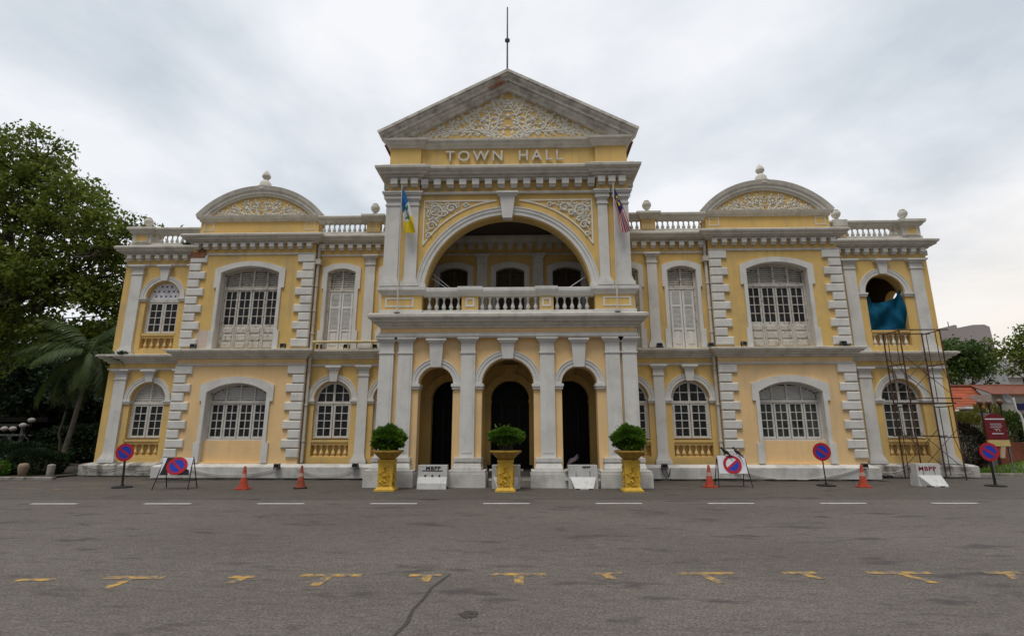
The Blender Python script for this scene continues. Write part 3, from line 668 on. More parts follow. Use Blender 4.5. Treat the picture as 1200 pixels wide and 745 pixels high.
def arch_glass(mb, gb, cx, hw, z0, zs, y, ztr, split=True, lights=True, gm=0, nz=4):
    mb.box(cx-hw, cx-hw+.07, y-.02, y+.08, z0, zs); mb.box(cx+hw-.07, cx+hw, y-.02, y+.08, z0, zs); head_frame(mb, cx, hw, zs, hw*.995, y-.02, .10, .1)
    mb.box(cx-hw+.07, cx+hw-.07, y-.02, y+.08, ztr, ztr+.09); mb.box(cx-.04, cx+.04, y-.015, y+.07, ztr+.09, zs+hw-.05)
    for k in (-1, 1):
        a, b = sorted((cx+k*.012, cx+k*(hw-.07))); bars(mb, a, b, z0+.02, ztr, y, 2, nz, .07, .03)
    if lights:
        mb.box(cx-hw+.09, cx+hw-.09, y+.004, y+.05, ztr+.09+.30, ztr+.09+.33)
        for k in (-1, 1): xx = cx+k*hw*.47; mb.box(xx-.015, xx+.015, y+.008, y+.045, ztr+.09, zs+math.sqrt(max(0, (hw-.08)**2-(hw*.47)**2)))
    pts = [(cx+hw-.03, z0+.03), (cx-hw+.03, z0+.03)]+headpts(cx, hw-.03, zs, (hw-.03)*.995, 20)
    gb.prism(pts, y+.03, y+.036, gm)
def blind_balustrade(cx, hw, z0, h, y, me, n, m='yellow', back='yellow', sill=True):
    mb = MB(); mb.box(cx-hw, cx+hw, y+.17, y+.22, z0-.06, z0+h+.22); mb.box(cx-hw, cx+hw, y-.02, y+.17, z0-.10, z0); mb.box(cx-hw, cx+hw, y-.01, y+.17, z0+h, z0+h+.10)
    mb.box(cx-hw-.02, cx+hw+.02, y-.05, y+.2, z0+h+.10, z0+h+.18)
    o = hp(mb, 'balustrade', back); bals(me, lin(cx-hw+.03, cx+hw-.03, n), y+.07, z0, o)
for s in (-1, 1):
    for q in (4.42, 6.66):
        x = s*q; mb = MB(); gb = MB(); arch_glass(mb, gb, x, .70, 1.40, 2.83, YM+.14, 2.68); w = hp(mb, 'window', 'wood'); gb.build('pane', 'glass' if q > 5 and s > 0 else 'glass', w)
        mb = MB(); archivolt(mb, x, 2.83, .72, .94, YM); keystone(mb, x, .26, .40, 3.50, 4.09, YM)
        for k in (-1, 1): a, b = sorted((x+k*.68, x+k*.96)); mb.box(a, b, YM-.05, YM+.12, 2.69, 2.76); mb.box(a-.02, b+.02, YM-.08, YM+.12, 2.76, 2.83)
        hp(mb, 'window_surround', 'white')
        if q > 5 or True: blind_balustrade(x, .70, .78, .40, YM+.06, B_c, 6 if q > 5 else 4, back='yellow')
# end wing windows
for s in (-1, 1):
    cx, hw, ro = endc[s]
    for up_ in (0, 1):
        mb = MB(); zs = 7.10 if up_ else 2.88
        archivolt(mb, cx, zs, hw+.03, ro, YE); keystone(mb, cx, .27, .44, zs+hw+.02, 8.48 if up_ else 4.09, YE)
        for k in (-1, 1): a, b = sorted((cx+k*(hw-.03), cx+k*(ro+.06))); mb.box(a, b, YE-.05, YE+.15, zs-.15, zs-.07); mb.box(a-.02, b+.02, YE-.08, YE+.15, zs-.07, zs)
        hp(mb, 'window_surround', 'white')
        z0 = .76 if not up_ else 4.98
        blind_balustrade(cx, hw, z0, .42, YE+.05, B_y2 if not (s > 0 and up_) else B_w, 5 if s < 0 else 6)
        if up_ and s > 0: continue                              # this opening has lost its window
        mb = MB(); gb = MB(); y = YE+.16; w0 = 1.40 if not up_ else 5.60
        if s < 0:
            ztr = zs-.16; mb.box(cx-hw, cx+hw, y-.02, y+.1, ztr, ztr+.12); mb.box(cx-hw, cx-hw+.07, y-.02, y+.08, w0, ztr); mb.box(cx+hw-.07, cx+hw, y-.02, y+.08, w0, ztr)
            for k in (-1, 1): a, b = sorted((cx+k*.012, cx+k*(hw-.07))); bars(mb, a, b, w0+.02, ztr, y, 2, 4, .075, .03)
            gb.box(cx-hw+.03, cx+hw-.03, y+.03, y+.036, w0, ztr)
            w = hp(mb, 'window', 'wood'); gb.build('pane', 'glass', w)
            if up_:
                pb = MB(); n = 40                                # pierced white lunette: strips with square holes
                z = ztr+.12; holes = [(i*.205) for i in range(-3, 4)]
                rows = [(.10, .18, 0), (.31, .39, .10), (.52, .60, 0)]
                def strip(za, zb, hs):
                    wa = headw((za+zb)/2, hw, zs, hw*.995)-.01; xs = cx-wa
                    for h in hs:
                        if abs(h) > wa-.07: continue
                        pb.box(xs, cx+h-.04, y, y+.06, za, zb); xs = cx+h+.04
                    pb.box(xs, cx+wa, y, y+.06, za, zb)
                zc = z
                for ra, rb, off in rows:
                    k = zc
                    while k < z+ra-.001: strip(k, min(k+.05, z+ra), []); k = min(k+.05, z+ra)
                    strip(z+ra, z+rb, [h+off for h in holes]); zc = z+rb
                k = zc
                while k < zs+hw-.03: strip(k, min(k+.03, zs+hw-.01), []); k += .03
                part(pb.build('lunette', 'signwhite', w), 'white lunette pierced by small square holes')
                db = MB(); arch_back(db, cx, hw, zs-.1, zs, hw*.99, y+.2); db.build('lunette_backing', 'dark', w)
            else:
                pb = MB(); louvre(pb, cx, hw-.02, zs, (hw-.02)*.99, cx-hw, cx-.03, ztr+.13, y+.01, .07); louvre(pb, cx, hw-.02, zs, (hw-.02)*.99, cx+.03, cx+hw, ztr+.13, y+.01, .07)
                pb.box(cx-.03, cx+.03, y, y+.06, ztr+.12, zs+hw-.03); head_frame(pb, cx, hw, zs, hw*.995, y-.01, .06, .1); pb.build('louvre', 'wood', w)
                db = MB(); arch_back(db, cx, hw, zs-.1, zs, hw*.99, y+.09); db.build('lunette_backing', 'oldwood', w)
        else:
            arch_glass(mb, gb, cx, hw, w0, zs, y, zs-.12); w = hp(mb, 'window', 'wood'); gb.build('pane', 'glass_green', w)

# ---- portico, lower storey
PW = 4.15
mb = MB()
lo_ops = [(-2.31, .56, .3, 3.15, .555), (0.01, .83, .3, 3.15, .825), (2.30, .56, .3, 3.15, .555)]
wall(mb, -PW, PW, .3, 4.96, .12, .52, lo_ops)
hp(mb, 'portico_wall', 'peach')
mb = MB()
for s in (-1, 1):                                            # side walls with an arched opening each
    a, b = sorted((s*PW, s*(PW-.4)))
    mb.box(a, b, .52, .95, .3, 4.96); mb.box(a, b, 2.25, YM, .3, 4.96); mb.box(a, b, .95, 2.25, 3.7, 4.96)
    for i in range(12):
        t0, t1 = PI*i/12, PI*(i+1)/12
        p = [(1.6-.65*math.cos(t0), 3.0+.65*math.sin(t0)), (1.6-.65*math.cos(t1), 3.0+.65*math.sin(t1))]
        mb.prism_yz([p[0], p[1], (p[1][0], 3.705), (p[0][0], 3.705)], a, b)
    mb.box(min(s*3.75, s*3.62), max(s*3.75, s*3.62), 2.25, 2.88, .3, 2.3); mb.box(min(s*3.75, s*3.55), max(s*3.75, s*3.55), 2.2, 2.88, 2.3, 2.45)
part(hp(mb, 'portico_side_wall', 'yellow'), 'yellow side wall of the portico with an arch')
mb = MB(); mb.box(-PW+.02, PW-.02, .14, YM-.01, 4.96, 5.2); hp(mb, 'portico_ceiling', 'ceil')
mb = MB()
for cx, hw, _, zs, _ in lo_ops:
    archivolt(mb, cx, zs, hw+.01, hw+.245, .12, .08)
    keystone(mb, cx, .34, .48, zs+hw-.03, 4.60, .12, .16)
    for k in (-1, 1):
        a, b = sorted((cx+k*(hw-.02), cx+k*(hw+.23)))
        mb.box(a-.01, b+.01, .06, .54, 2.98, 3.06); mb.box(a-.035, b+.035, .03, .56, 3.06, 3.15)
hp(mb, 'arch_moulding', 'white')
for px in (-3.93, -3.31, -1.27, 1.28, 3.38, 3.92):
    mb = MB(); w = .46; h = w/2
    mb.box(px-h, px+h, 0, .13, .86, 4.12)
    mb.box(px-h+.06, px+h-.06, -.012, .01, 1.0, 4.02)
    mb.box(px-h-.03, px+h+.03, -.03, .13, 4.12, 4.17); mb.box(px-h, px+h, -.005, .13, 4.17, 4.48)
    for o, a, b in ((.035, 4.48, 4.53), (.08, 4.53, 4.58), (.12, 4.58, 4.63)): mb.box(px-h-o, px+h+o, -o, .13, a, b)
    hp(mb, 'pilaster', 'white')
for x0, x1 in ((-4.36, -2.84), (-1.81, -.64), (.72, 1.84), (2.81, 4.38)):
    mb = MB(); big = abs(x0) > 2.5; e = .14
    xa, xb = (x0, x1)
    # stepped and sloping white pier base
    mb.box(xa, xb, -.35, .60, 0, .40); mb.box(xa+.02, xb-.02, -.33, .6, .40, .49)
    mb.box(xa+e, xb-e, -.22, .6, .49, .56)
    a, b, c, d = xa+e, xb-e, xa+e+.05, xb-e-.05
    mb.add([(a, -.22, .56), (b, -.22, .56), (d, -.12, .74), (c, -.12, .74), (a, .6, .56), (b, .6, .56), (d, .6, .74), (c, .6, .74)], [(0, 1, 2, 3), (7, 6, 5, 4), (0, 4, 5, 1), (1, 5, 6, 2), (2, 6, 7, 3), (3, 7, 4, 0)])
    mb.box(c-.03, d+.03, -.16, .6, .74, .86)
    if big:
        sx = -1 if x0 < 0 else 1; a, b = sorted((sx*3.75, sx*4.36)); mb.box(a, b, .6, 2.85, 0, .49); a, b = sorted((sx*3.75, sx*4.2)); mb.box(a, b, .6, 2.85, .49, .86)
    hp(mb, 'pier_base', 'plinth')
mb = MB(); mb.box(-3.8, 3.8, .3, 2.9, .0, .16); mb.box(-3.8, 3.8, 2.0, 8.3, .16, .31); hp(mb, 'porch_floor', 'kerb')
mb = MB()
for x in (-2.22, 0, 2.22):
    archivolt(mb, x, 2.83, .73, .95, YM); keystone(mb, x, .3, .42, 3.5, 4.09, YM)
    for k in (-1, 1): a, b = sorted((x+k*.69, x+k*.95)); mb.box(a, b, YM-.06, YM+.3, 2.69, 2.83)
for x in (-1.1, 1.1): pilaster(mb, x, .38, YM, .3, 4.1)
hp(mb, 'inner_arch_moulding', 'yellow')
for x in (-2.22, 0, 2.22):
    mb = MB(); y = YM+.45
    for i in range(13): xx = x-.72+.12*i; mb.box(xx-.012, xx+.012, y, y+.025, .31, 3.5)
    for z in (.5, 1.4, 2.75): mb.box(x-.74, x+.74, y+.026, y+.04, z, z+.05)
    mb.box(x-.36, x-.30, y-.02, y, .31, 2.7); mb.box(x+.30, x+.36, y-.02, y, .31, 2.7)
    hp(mb, 'iron_gate', 'gate')
mb = MB(); mb.box(-4, 4, YM+1.4, YM+1.5, .1, 4.4); part(hp(mb, 'hall_shade_sheet', 'gate'), 'black sheet added for the shade inside the entrance hall')  # darkness of the hall put in as a plain black sheet
# entablature of the lower storey
mb = MB(); PP = [(-PW, YM), (-PW, 0), (PW, 0), (PW, YM)]
mb.sweep(PP, [(-.1, 4.63), (.10, 4.63), (.13, 4.68), (.07, 4.70), (.06, 4.76), (.02, 4.80), (-.1, 4.8)])
hp(mb, 'string_course', 'white')
mb = MB(); mb.box(-PW+.01, PW-.01, .01, .5, 4.62, 5.44); mb.box(-PW+.01, -PW+.4, .5, YM, 4.96, 5.44); mb.box(PW-.4, PW-.01, .5, YM, 4.96, 5.44); hp(mb, 'frieze', 'peach')
mb = MB()
mb.sweep(PP, [(-.1, 4.96), (.04, 4.96), (.05, 5.02), (.12, 5.04), (.14, 5.10), (.27, 5.14), (.28, 5.20), (.34, 5.22), (.37, 5.27), (.375, 5.36), (.30, 5.40), (-.1, 5.47)])
hp(mb, 'balcony_cornice', 'stone')
# ---- balcony
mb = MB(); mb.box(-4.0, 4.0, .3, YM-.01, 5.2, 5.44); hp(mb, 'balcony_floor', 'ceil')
ped = [(-PW-.04, -2.84, 0), (2.88, PW+.04, 0), (-1.52, -.97, 1), (1.06, 1.52, 1)]
for x0, x1, sm in ped:
    mb = MB()
    if sm:
        mb.box(x0, x1, .03, .32, 5.56, 6.08); mb.box(x0-.02, x1+.02, .01, .33, 5.46, 5.565, 1); panel_frame2 = None
        cxp = (x0+x1)/2
        for q in ((cxp-.15, cxp+.15, 5.68, 5.98),):
            mb.box(q[0], q[1], .012, .035, q[3]-.06, q[3], 1); mb.box(q[0], q[1], .012, .035, q[2], q[2]+.06, 1); mb.box(q[0], q[0]+.06, .013, .035, q[2]+.06, q[3]-.06, 1); mb.box(q[1]-.06, q[1], .013, .035, q[2]+.06, q[3]-.06, 1)
        mb.sweep([(x0, .3), (x0, .03), (x1, .03), (x1, .3)], [(-.1, 6.04), (.02, 6.04), (.06, 6.12), (.12, 6.18), (.14, 6.24), (.14, 6.345), (-.1, 6.35)], 1)
    else:
        mb.box(x0, x1, -.05, .52, 5.56, 6.09); mb.box(x0-.03, x1+.03, -.08, .5, 5.46, 5.565, 1)
        a, b = (x0+.14, x1-.26) if x0 < 0 else (x0+.26, x1-.14)
        for q in ((a, b, 5.66, 5.98),):
            mb.box(q[0], q[1], -.065, -.04, q[3]-.05, q[3], 1); mb.box(q[0], q[1], -.065, -.04, q[2], q[2]+.05, 1); mb.box(q[0], q[0]+.06, -.064, -.04, q[2]+.05, q[3]-.05, 1); mb.box(q[1]-.06, q[1], -.064, -.04, q[2]+.05, q[3]-.05, 1)
        mb.sweep([(x0, .5), (x0, -.05), (x1, -.05), (x1, .5)], [(-.1, 6.06), (.01, 6.06), (.05, 6.14), (.10, 6.18), (.12, 6.22), (.12, 6.33), (-.1, 6.38)], 1)
    hp(mb, 'balcony_pedestal', ['yellow', 'white'])
mb = MB()
for a, b in ((-2.84, -1.52), (-.97, 1.06), (1.52, 2.88)):
    mb.sweep([(a+.02, .05), (b-.02, .05)], [(-.24, 6.04), (.01, 6.04), (.05, 6.11), (.09, 6.14), (.11, 6.2), (.11, 6.30), (.05, 6.33), (-.24, 6.33)])
    mb.box(a-.0, b+.0, .05, .29, 5.46, 5.57)
bal = hp(mb, 'balustrade', 'white')
bals(B_big, lin(-2.74, -1.52, 5), .17, 5.565, bal); bals(B_big, lin(-.97, 1.06, 8), .17, 5.565, bal); bals(B_big, lin(1.52, 2.76, 5), .17, 5.565, bal)
# ---- portico, upper storey
mb = MB()
wall(mb, -PW, PW, 6.1, 10.3, .10, .58, [(0, 2.79, 6.1, 6.11, 2.785)])
hp(mb, 'portico_wall', 'yellow')
mb = MB()
for s in (-1, 1): a, b = sorted((s*PW, s*(PW-.35))); mb.box(a, b, .58, 9.5, 5.44 if False else 5.46, 11.3)
part(hp(mb, 'portico_side_wall', 'yellow'), 'yellow upper side wall of the portico')
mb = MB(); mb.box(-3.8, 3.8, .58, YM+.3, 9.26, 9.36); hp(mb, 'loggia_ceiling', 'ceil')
mb = MB(); archivolt(mb, 0, 6.11, 2.83, 3.11, .10, .10, n=56); keystone(mb, -.01, .33, .56, 8.78, 9.72, .10, .2)
mb.box(-3.06, -2.76, .02, .6, 6.34, 6.50); mb.box(2.76, 3.06, .02, .6, 6.34, 6.50)
hp(mb, 'arch_moulding', 'white')
for px, w in ((-3.96, .49), (-3.285, .41), (3.25, .33), (3.89, .47)):
    h = w/2; mb = MB(); mb.box(px-h, px+h, 0, .12, 6.64, 9.30)
    for o, a, b in ((.10, 6.38, 6.50), (.06, 6.50, 6.57), (.03, 6.57, 6.66)): mb.box(px-h-o, px+h+o, -o, .12, a, b)
    mb.box(px-h-.03, px+h+.03, -.03, .12, 9.28, 9.33); mb.box(px-h-.005, px+h+.005, -.005, .12, 9.33, 9.48)
    for o, a, b in ((.03, 9.46, 9.52), (.07, 9.52, 9.60), (.05, 9.60, 9.66), (.11, 9.66, 9.72), (.14, 9.72, 9.78)): mb.box(px-h-o, px+h+o, -o, .12, a, b)
    for k in (-1, 1): mb.arc(px+k*(h+.02), 9.56, [(.001, -.06), (.07, -.06), (.07, .02), (.001, .02)], 0, 2*PI, 10)
    hp(mb, 'pilaster', 'white')
# spandrel panels
for s in (-1, 1):
    mb = MB(); y = .10; w = .05
    xo, xi, zt, zb = s*2.92, s*.40, 9.50, 7.87
    a, b = sorted((xo, xi)); mb.box(a, b, y-.03, y+.01, zt-w, zt)
    a, b = sorted((xo, xo-s*w)); mb.box(a, b, y-.031, y+.01, zb, zt-w)
    a0 = math.acos(2.9/3.39); a1 = math.acos(.42/3.39)
    if s < 0: a0, a1 = PI-a1, PI-a0
    mb.arc(0, 6.11, [(3.37, y-.029), (3.42, y-.029), (3.42, y+.01), (3.37, y+.01)], a0, a1, 28)
    rr = random.Random(11)
    inside = lambda x, z: abs(x) < 2.84 and z < 9.42 and math.hypot(x, z-6.11) > 3.5
    for _ in range(900):
        x = s*rr.uniform(.5, 2.85); z = rr.uniform(7.9, 9.45)
        if not inside(x, z): continue
        a = rr.uniform(0, 2*PI); l_ = rr.uniform(.1, .2)
        if inside(x+math.cos(a)*l_, z+math.sin(a)*l_): leaf(mb, x, z, a, l_, .10, y, .06)
    for cx_, cz_, r_ in ((2.5, 9.08, .25), (2.62, 8.55, .17), (1.95, 9.2, .19), (2.2, 8.98, .12), (1.45, 9.3, .1), (2.72, 8.2, .1)):
        pts = [(s*cx_+math.cos(t*.6*s)*r_*(1-t*.055), y-.03, cz_+math.sin(t*.6)*r_*(1-t*.055)) for t in range(16)]; mb.tube(pts, [.03*(1-t*.04) for t in range(16)], 6)
    part(hp(mb, 'spandrel_relief', 'relief'), 'leafy stucco panel in the arch spandrel')
# main cornice
BR = [(-PW, 8), (-PW, -.06), (-3.06, -.06), (-3.06, .04), (3.06, .04), (3.06, -.06), (PW, -.06), (PW, 8)]
mb = MB(); mb.sweep(BR, [(-.05, z+9.75) if d == 0 else (d, z+9.75) for d, z in STR]); hp(mb, 'string_course', 'white')
mb = MB()
mb.sweep(BR, [(-.3, 10.20), (.06, 10.20), (.08, 10.25), (.16, 10.27), (.18, 10.33), (.27, 10.35), (.28, 10.42), (.35, 10.45), (.40, 10.50), (.41, 10.58), (.33, 10.63), (.22, 10.66), (.2, 10.72), (.05, 10.76), (-.3, 10.78)])
for xs, y in ((np.linspace(-2.88, 2.88, 14), .04), ((-3.92, -3.57, -3.22), -.06), ((3.22, 3.57, 3.92), -.06)):
    for x in xs: mb.box(x-.12, x+.12, y-.20, y+.06, 9.99, 10.20, 1); mb.box(x-.105, x+.105, y-.13, y+.06, 9.92, 9.99, 1)
for s in (-1, 1):
    for i in range(16): yy = .2+i*.44; a, b = sorted((s*PW, s*(PW+.2))); mb.box(a, b, yy-.12, yy+.12, 9.95, 10.2)
hp(mb, 'main_cornice', ['stone', 'white'])
mb = MB(); mb.box(-PW, -3.06, -.055, .3, 9.79, 10.2); mb.box(3.06, PW, -.055, .3, 9.79, 10.2)
mb.box(-PW, -3.06, -.055, .4, 10.75, 11.5); mb.box(3.06, PW, -.055, .4, 10.75, 11.5); mb.box(-3.06, 3.06, .06, .4, 10.75, 11.5)
mb.prism([(-3.9, 11.7), (3.9, 11.7), (0, 13.9)], .10, .4)
hp(mb, 'gable_wall', 'yellow')
mb = MB()
mb.sweep([(-PW, 8), (-PW, -.06), (-3.0, -.06), (-3.0, .04), (3.0, .04), (3.0, -.06), (PW, -.06), (PW, 8)], [(-.3, 11.44), (.04, 11.44), (.06, 11.52), (.12, 11.55), (.14, 11.64), (.19, 11.67), (.2, 11.74), (-.3, 11.78)])
hp(mb, 'pediment_base_cornice', 'stone')
mb = MB(); prof = [(0, -.38), (.11, -.38), (.115, -.33), (.19, -.335), (.25, -.25), (.37, -.25), (.375, -.17), (.46, -.18), (.52, -.08), (.63, -.08), (.64, .3), (0, .3)]
tip = [(-4.58, 11.96), (0, 14.37), (4.58, 11.96)]; k = len(prof)
mb.add([((abs(x)-dz*.62)*(1 if x > 0 else -1), y, z-dz+dz*.62*.526) if x else (0, y, z-dz) for x, z in tip for dz, y in prof], [(i*k+j, i*k+(j+1) % k, (i+1)*k+(j+1) % k, (i+1)*k+j) for i in range(2) for j in range(k)]+[tuple(range(k)), tuple(range(2*k, 3*k))])
hp(mb, 'raking_cornice', 'rake')
mb = MB(); mb.prism([(-4.5, 11.8), (4.5, 11.8), (0, 14.2)], .31, 9.5); hp(mb, 'gable_roof', 'roof')
mb = MB()
for i in range(26):
    t = random.uniform(.03, .62); x = -4.58+4.58*(1-t); 
    x = -.05-t*2.6; z = 14.37+x*.526-random.choice((.10, .16, .36)); l_ = random.uniform(.08, .3)
    if t < .18: mb.add([(x, -.372, z), (x-l_, -.372, z-l_*.526), (x-l_*.9, -.368, z-l_*.526-.06), (x-.02, -.368, z-.07)], [(0, 1, 2, 3)])
mb.add([(-.12, -.275, 13.98), (-.75, -.275, 13.64), (-.6, -.272, 13.62), (-.1, -.272, 13.88)], [(0, 1, 2, 3)])
part(hp(mb, 'bare_brick_patch', 'brick'), 'brick showing where the raking cornice has flaked')
mb = MB(); mb.box(-12.66, -12.05, YB-.083, YB, 8.36, 8.6); mb.box(-12.4, -12.1, YB-.02, YB, 8.58, 8.78); part(hp(mb, 'bare_brick_patch', 'brick'), 'bare brick patch at the top of the left quoin')
mb = MB(); mb.prism([(-12.2, 4.74), (-11.55, 4.74), (-11.52, 5.3), (-11.75, 5.5), (-12.0, 5.4), (-12.12, 5.05)], YB-.004, YB+.01); part(hp(mb, 'repair_patch', 'patch'), 'pale unpainted repair patch beside the bay window')
def ped_rel(mb):
    y = .10; f = lambda px, pz: ((px-594)*.00668, 11.80+(381-pz)*.00655)
    rr = random.Random(3)
    for pts in ([(664, 374), (672, 345), (700, 332), (745, 330)], [(742, 332), (690, 338), (640, 305), (622, 292)], [(690, 332), (652, 290), (640, 235), (612, 185), (604, 150)],
                [(700, 325), (690, 265), (700, 215), (735, 180), (765, 195)], [(735, 325), (790, 310), (800, 260), (795, 215), (760, 205)], [(800, 230), (835, 235), (830, 255)],
                [(770, 330), (830, 330), (880, 300), (900, 262)], [(850, 328), (920, 318), (965, 285)], [(900, 330), (960, 345), (1010, 350), (1060, 338), (1095, 350)],
                [(640, 235), (655, 200), (640, 160), (650, 135), (630, 120)], [(612, 185), (590+8, 170)], [(655, 200), (680, 165), (690, 150)], [(590+8, 374), (612, 360), (640, 350), (700, 345)]):
        vine(mb, [f(*p) for p in pts], y, .04, .075, .24, .135, rnd=rr)
    for p, r_ in (((725, 257), .17), ((865, 272), .14), ((948, 330), .13), ((594+20, 160), .13), ((770, 290), .09), ((690, 195), .08), ((597, 140), .12), ((596, 235), .13), ((597, 300), .10)): x, z = f(*p); flower(mb, x, z, r_, y)
    for _ in range(105):
        x = rr.uniform(.12, 3.1); t_ = rr.uniform(0, 1); z = 11.86+t_*1.72*(1-x/3.35)
        if x < .14 and z < 12.1 or (x < .9 and z < 11.95): continue
        leaf(mb, x, z, rr.uniform(-.6, 2.6), rr.uniform(.12, .22), .11, y, .05)
mb = mirrored(ped_rel, 0); part(hp(mb, 'pediment_relief', 'relief'), 'white scrolling flower relief in the gable')
t = text_mesh('TOWN', .54, .035, 'lettering', 'stone', hall, (-1.17, -.01, 10.95), .004, 0, 1.0, 1.36); part(t, 'raised letters TOWN')
t = text_mesh('HALL', .54, .035, 'lettering', 'stone', hall, (1.14, -.01, 10.95), .004, 0, 1.0, 1.36); part(t, 'raised letters HALL')
mb = MB(); mb.tube([(-.03, .2, 14.2), (-.03, .2, 17.5)], [.035, .025], 8); mb.lathe(-.03, .2, [(.03, 15.98), (.1, 16.0), (.1, 16.06), (.03, 16.08)], 8); hp(mb, 'lightning_rod', 'grey')
# ---- rainwater pipes, ledge rail
for s in (-1, 1):
    mb = MB(); x = s*7.60
    mb.tube([(x, YM-.12, 8.95), (x, YM-.12, .55)], .06, 10)
    for z in (8.2, 7.2, 6.2, 5.3, 3.9, 2.6, 1.3): mb.lathe(x, YM-.12, [(.06, z), (.08, z), (.08, z+.06), (.06, z+.06)], 10)
    mb.box(x-.13, x+.13, YM-.25, YM, 8.1, 8.3); hp(mb, 'rainwater_pipe', 'pipe')
mb = MB(); mb.tube([(-7.45, YM-.34, 4.97), (-4.9, YM-.34, 4.97)], .055, 8)
for x in (-7.2, -6.1, -5.2): mb.box(x-.02, x+.02, YM-.36, YM-.32, 4.68, 4.94)
part(hp(mb, 'ledge_rail', 'bamboo'), 'cream pipe rail above the lower cornice')
# braces in the big arch
mb = MB()
for s in (-1, 1):
    mb.tube([(s*2.78, .45, 6.9), (s*1.9, .45, 6.3)], .018, 6)
    if s < 0: mb.tube([(s*2.70, .5, 7.05), (s*1.8, .5, 6.3)], .018, 6)
hp(mb, 'tie_rod', 'steel')

# ================================================================== GROUND AND MARKINGS
def sheet(name, pts, z, m, label=None):
    mb = MB(); mb.add([(x, y, z) for x, y in pts], [tuple(range(len(pts)))]); o = mb.build(name, m, None, fix=False)
    if o.data.polygons[0].normal.z < 0: o.data.flip_normals()
    o['kind'] = 'structure'
    if label: o['label'] = label; o['category'] = name.replace('_', ' ')
    return o
sheet('ground', [(-900, -900), (900, -900), (900, 900), (-900, 900)], -.02, 'soil')
sheet('road', [(-120, -60), (120, -60), (120, 4.6), (17.6, 4.6), (17.6, 6), (-16.5, 6), (-16.5, 2.0), (-120, 2.0)], 0, 'asphalt')
rd = random.Random(2)
up_edge = [(-40+i*.8, -3.35+.033*(-40+i*.8)/1+rd.uniform(-.03, .03)+.0) for i in range(101)]
def aslayer(col):
    m = M['asphalt'].copy(); m.name = 'older_asphalt'
    for n in m.node_tree.nodes:
        if n.type == 'MIX_RGB' and not n.inputs[1].is_linked and not n.inputs[2].is_linked and n.blend_type == 'MIX':
            n.inputs[1].default_value = (*col[0], 1); n.inputs[2].default_value = (*col[1], 1); break
    return m
M['asphalt_old'] = aslayer(((.083, .071, .060), (.108, .093, .080)))
sheet('parking_lane', [(x, -3.05+.03*x) for x in (-30, -10, 10, 30)]+[(30, 4.3), (17.6, 4.3), (17.6, 3.3), (12.9, 3.3), (12.9, 2.37), (4.4, 2.37), (4.4, -.36), (-4.4, -.36), (-4.4, 2.37), (-12.9, 2.37), (-12.9, 3.3), (-16.6, 3.3), (-16.6, 1.95), (-30, 1.95)], .004, 'asphalt_old')
for i in range(9):
    x = -10.38+2.625*i; y = -4.17+.031*(x+10.38); 
    o = sheet('lane_line', [(x-.54, y-.065-.016), (x+.54, y-.065+.016), (x+.54, y+.065+.016), (x-.54, y+.065-.016)], .004, 'white_line')
T = [(-5.1, -4.70, -10.43, None, 0), (-4.21, -3.53, -10.31, (-3.88, -3.86), 1), (-2.81, -2.5, -10.25, (-2.62, -2.66), 0), (-2.02, -1.31, -10.15, (-1.68, -1.70), 1), (-.77, -.40, -10.12, (-.55, -.55), 0),
     (.16, .81, -10.05, (.49, .5), 1), (1.38, 1.70, -9.97, (1.5, 1.55), 0), (2.34, 3.02, -9.95, (2.62, 2.72), 1), (3.58, 3.98, -9.90, (3.8, 3.9), 0), (4.58, 5.32, -9.87, (4.95, 5.05), 1), (5.95, 6.4, -9.83, (6.2, 6.1), 0)]
for x0, x1, y, st, strong in T:
    k = .016; mb = MB(); h = .055
    mb.add([(x0, y-h, .004), (x1, y-h+k, .004), (x1, y+h+k, .004), (x0, y+h, .004)], [(0, 1, 2, 3)])
    if st:
        ln = .36 if strong else .2; a, b = st
        mb.add([(b-.055, y-h-ln, .004), (b+.055, y-h-ln, .004), (a+.055, y-h+.004, .004), (a-.055, y-h+.004, .004)], [(0, 1, 2, 3)])
    o = mb.build('bay_marking', 'yellow_line', None, fix=False); o['kind'] = 'structure'
for x, y, l_ in ((-14.3, -.95, .9), (-13.0, -1.05, .55), (-12.2, -.9, .8), (-16.2, 1.1, 1.2), (-13.6, .75, .7), (-12.2, .9, .6), (5.4, 2.0, .5), (5.9, 1.7, .5)):
    sheet('bay_marking', [(x-l_/2, y-.06), (x+l_/2, y-.05), (x+l_/2, y+.06), (x-l_/2, y+.05)], .008, 'faint_yellow')
cr = [(-.30, -10.05), (-.36, -10.3), (-.42, -10.6), (-.44, -10.95), (-.47, -11.3), (-.45, -11.65), (-.50, -12.0), (-.55, -12.6)]
sheet('road_crack', [(x-.012-.006*(i % 3), y) for i, (x, y) in enumerate(cr)]+[(x+.012+.008*(i % 2), y) for i, (x, y) in list(enumerate(cr))[::-1]], .004, 'tar')
sheet('road_patch', [(.06+.085*math.cos(a*.21)*(1+.22*math.sin(a*1.9)+.12*math.sin(a*5.1)), -11.42+.10*math.sin(a*.21)*(1+.2*math.cos(a*2.6))) for a in range(30)], .004, 'tar')
rd = random.Random(9)
mb = MB(); 
for a, b, y in ((-12.6, -4.5, 2.36), (4.5, 12.6, 2.36)):
    x = a
    while x < b:
        w = rd.uniform(.3, 1.0)
        if rd.random() < .72: mb.box(x, min(b, x+w-.05), y-.07, y+.06, 0.0, .05)
        x += w
o = mb.build('gutter', 'drain'); struct(o, 'stuff')
sheet('gutter_strip', [(-12.9, 2.0), (-4.5, 2.0), (-4.5, 2.38), (-12.9, 2.38)], .008, 'drain'); sheet('gutter_strip', [(4.5, 2.0), (12.9, 2.0), (12.9, 2.38), (4.5, 2.38)], .008, 'drain')
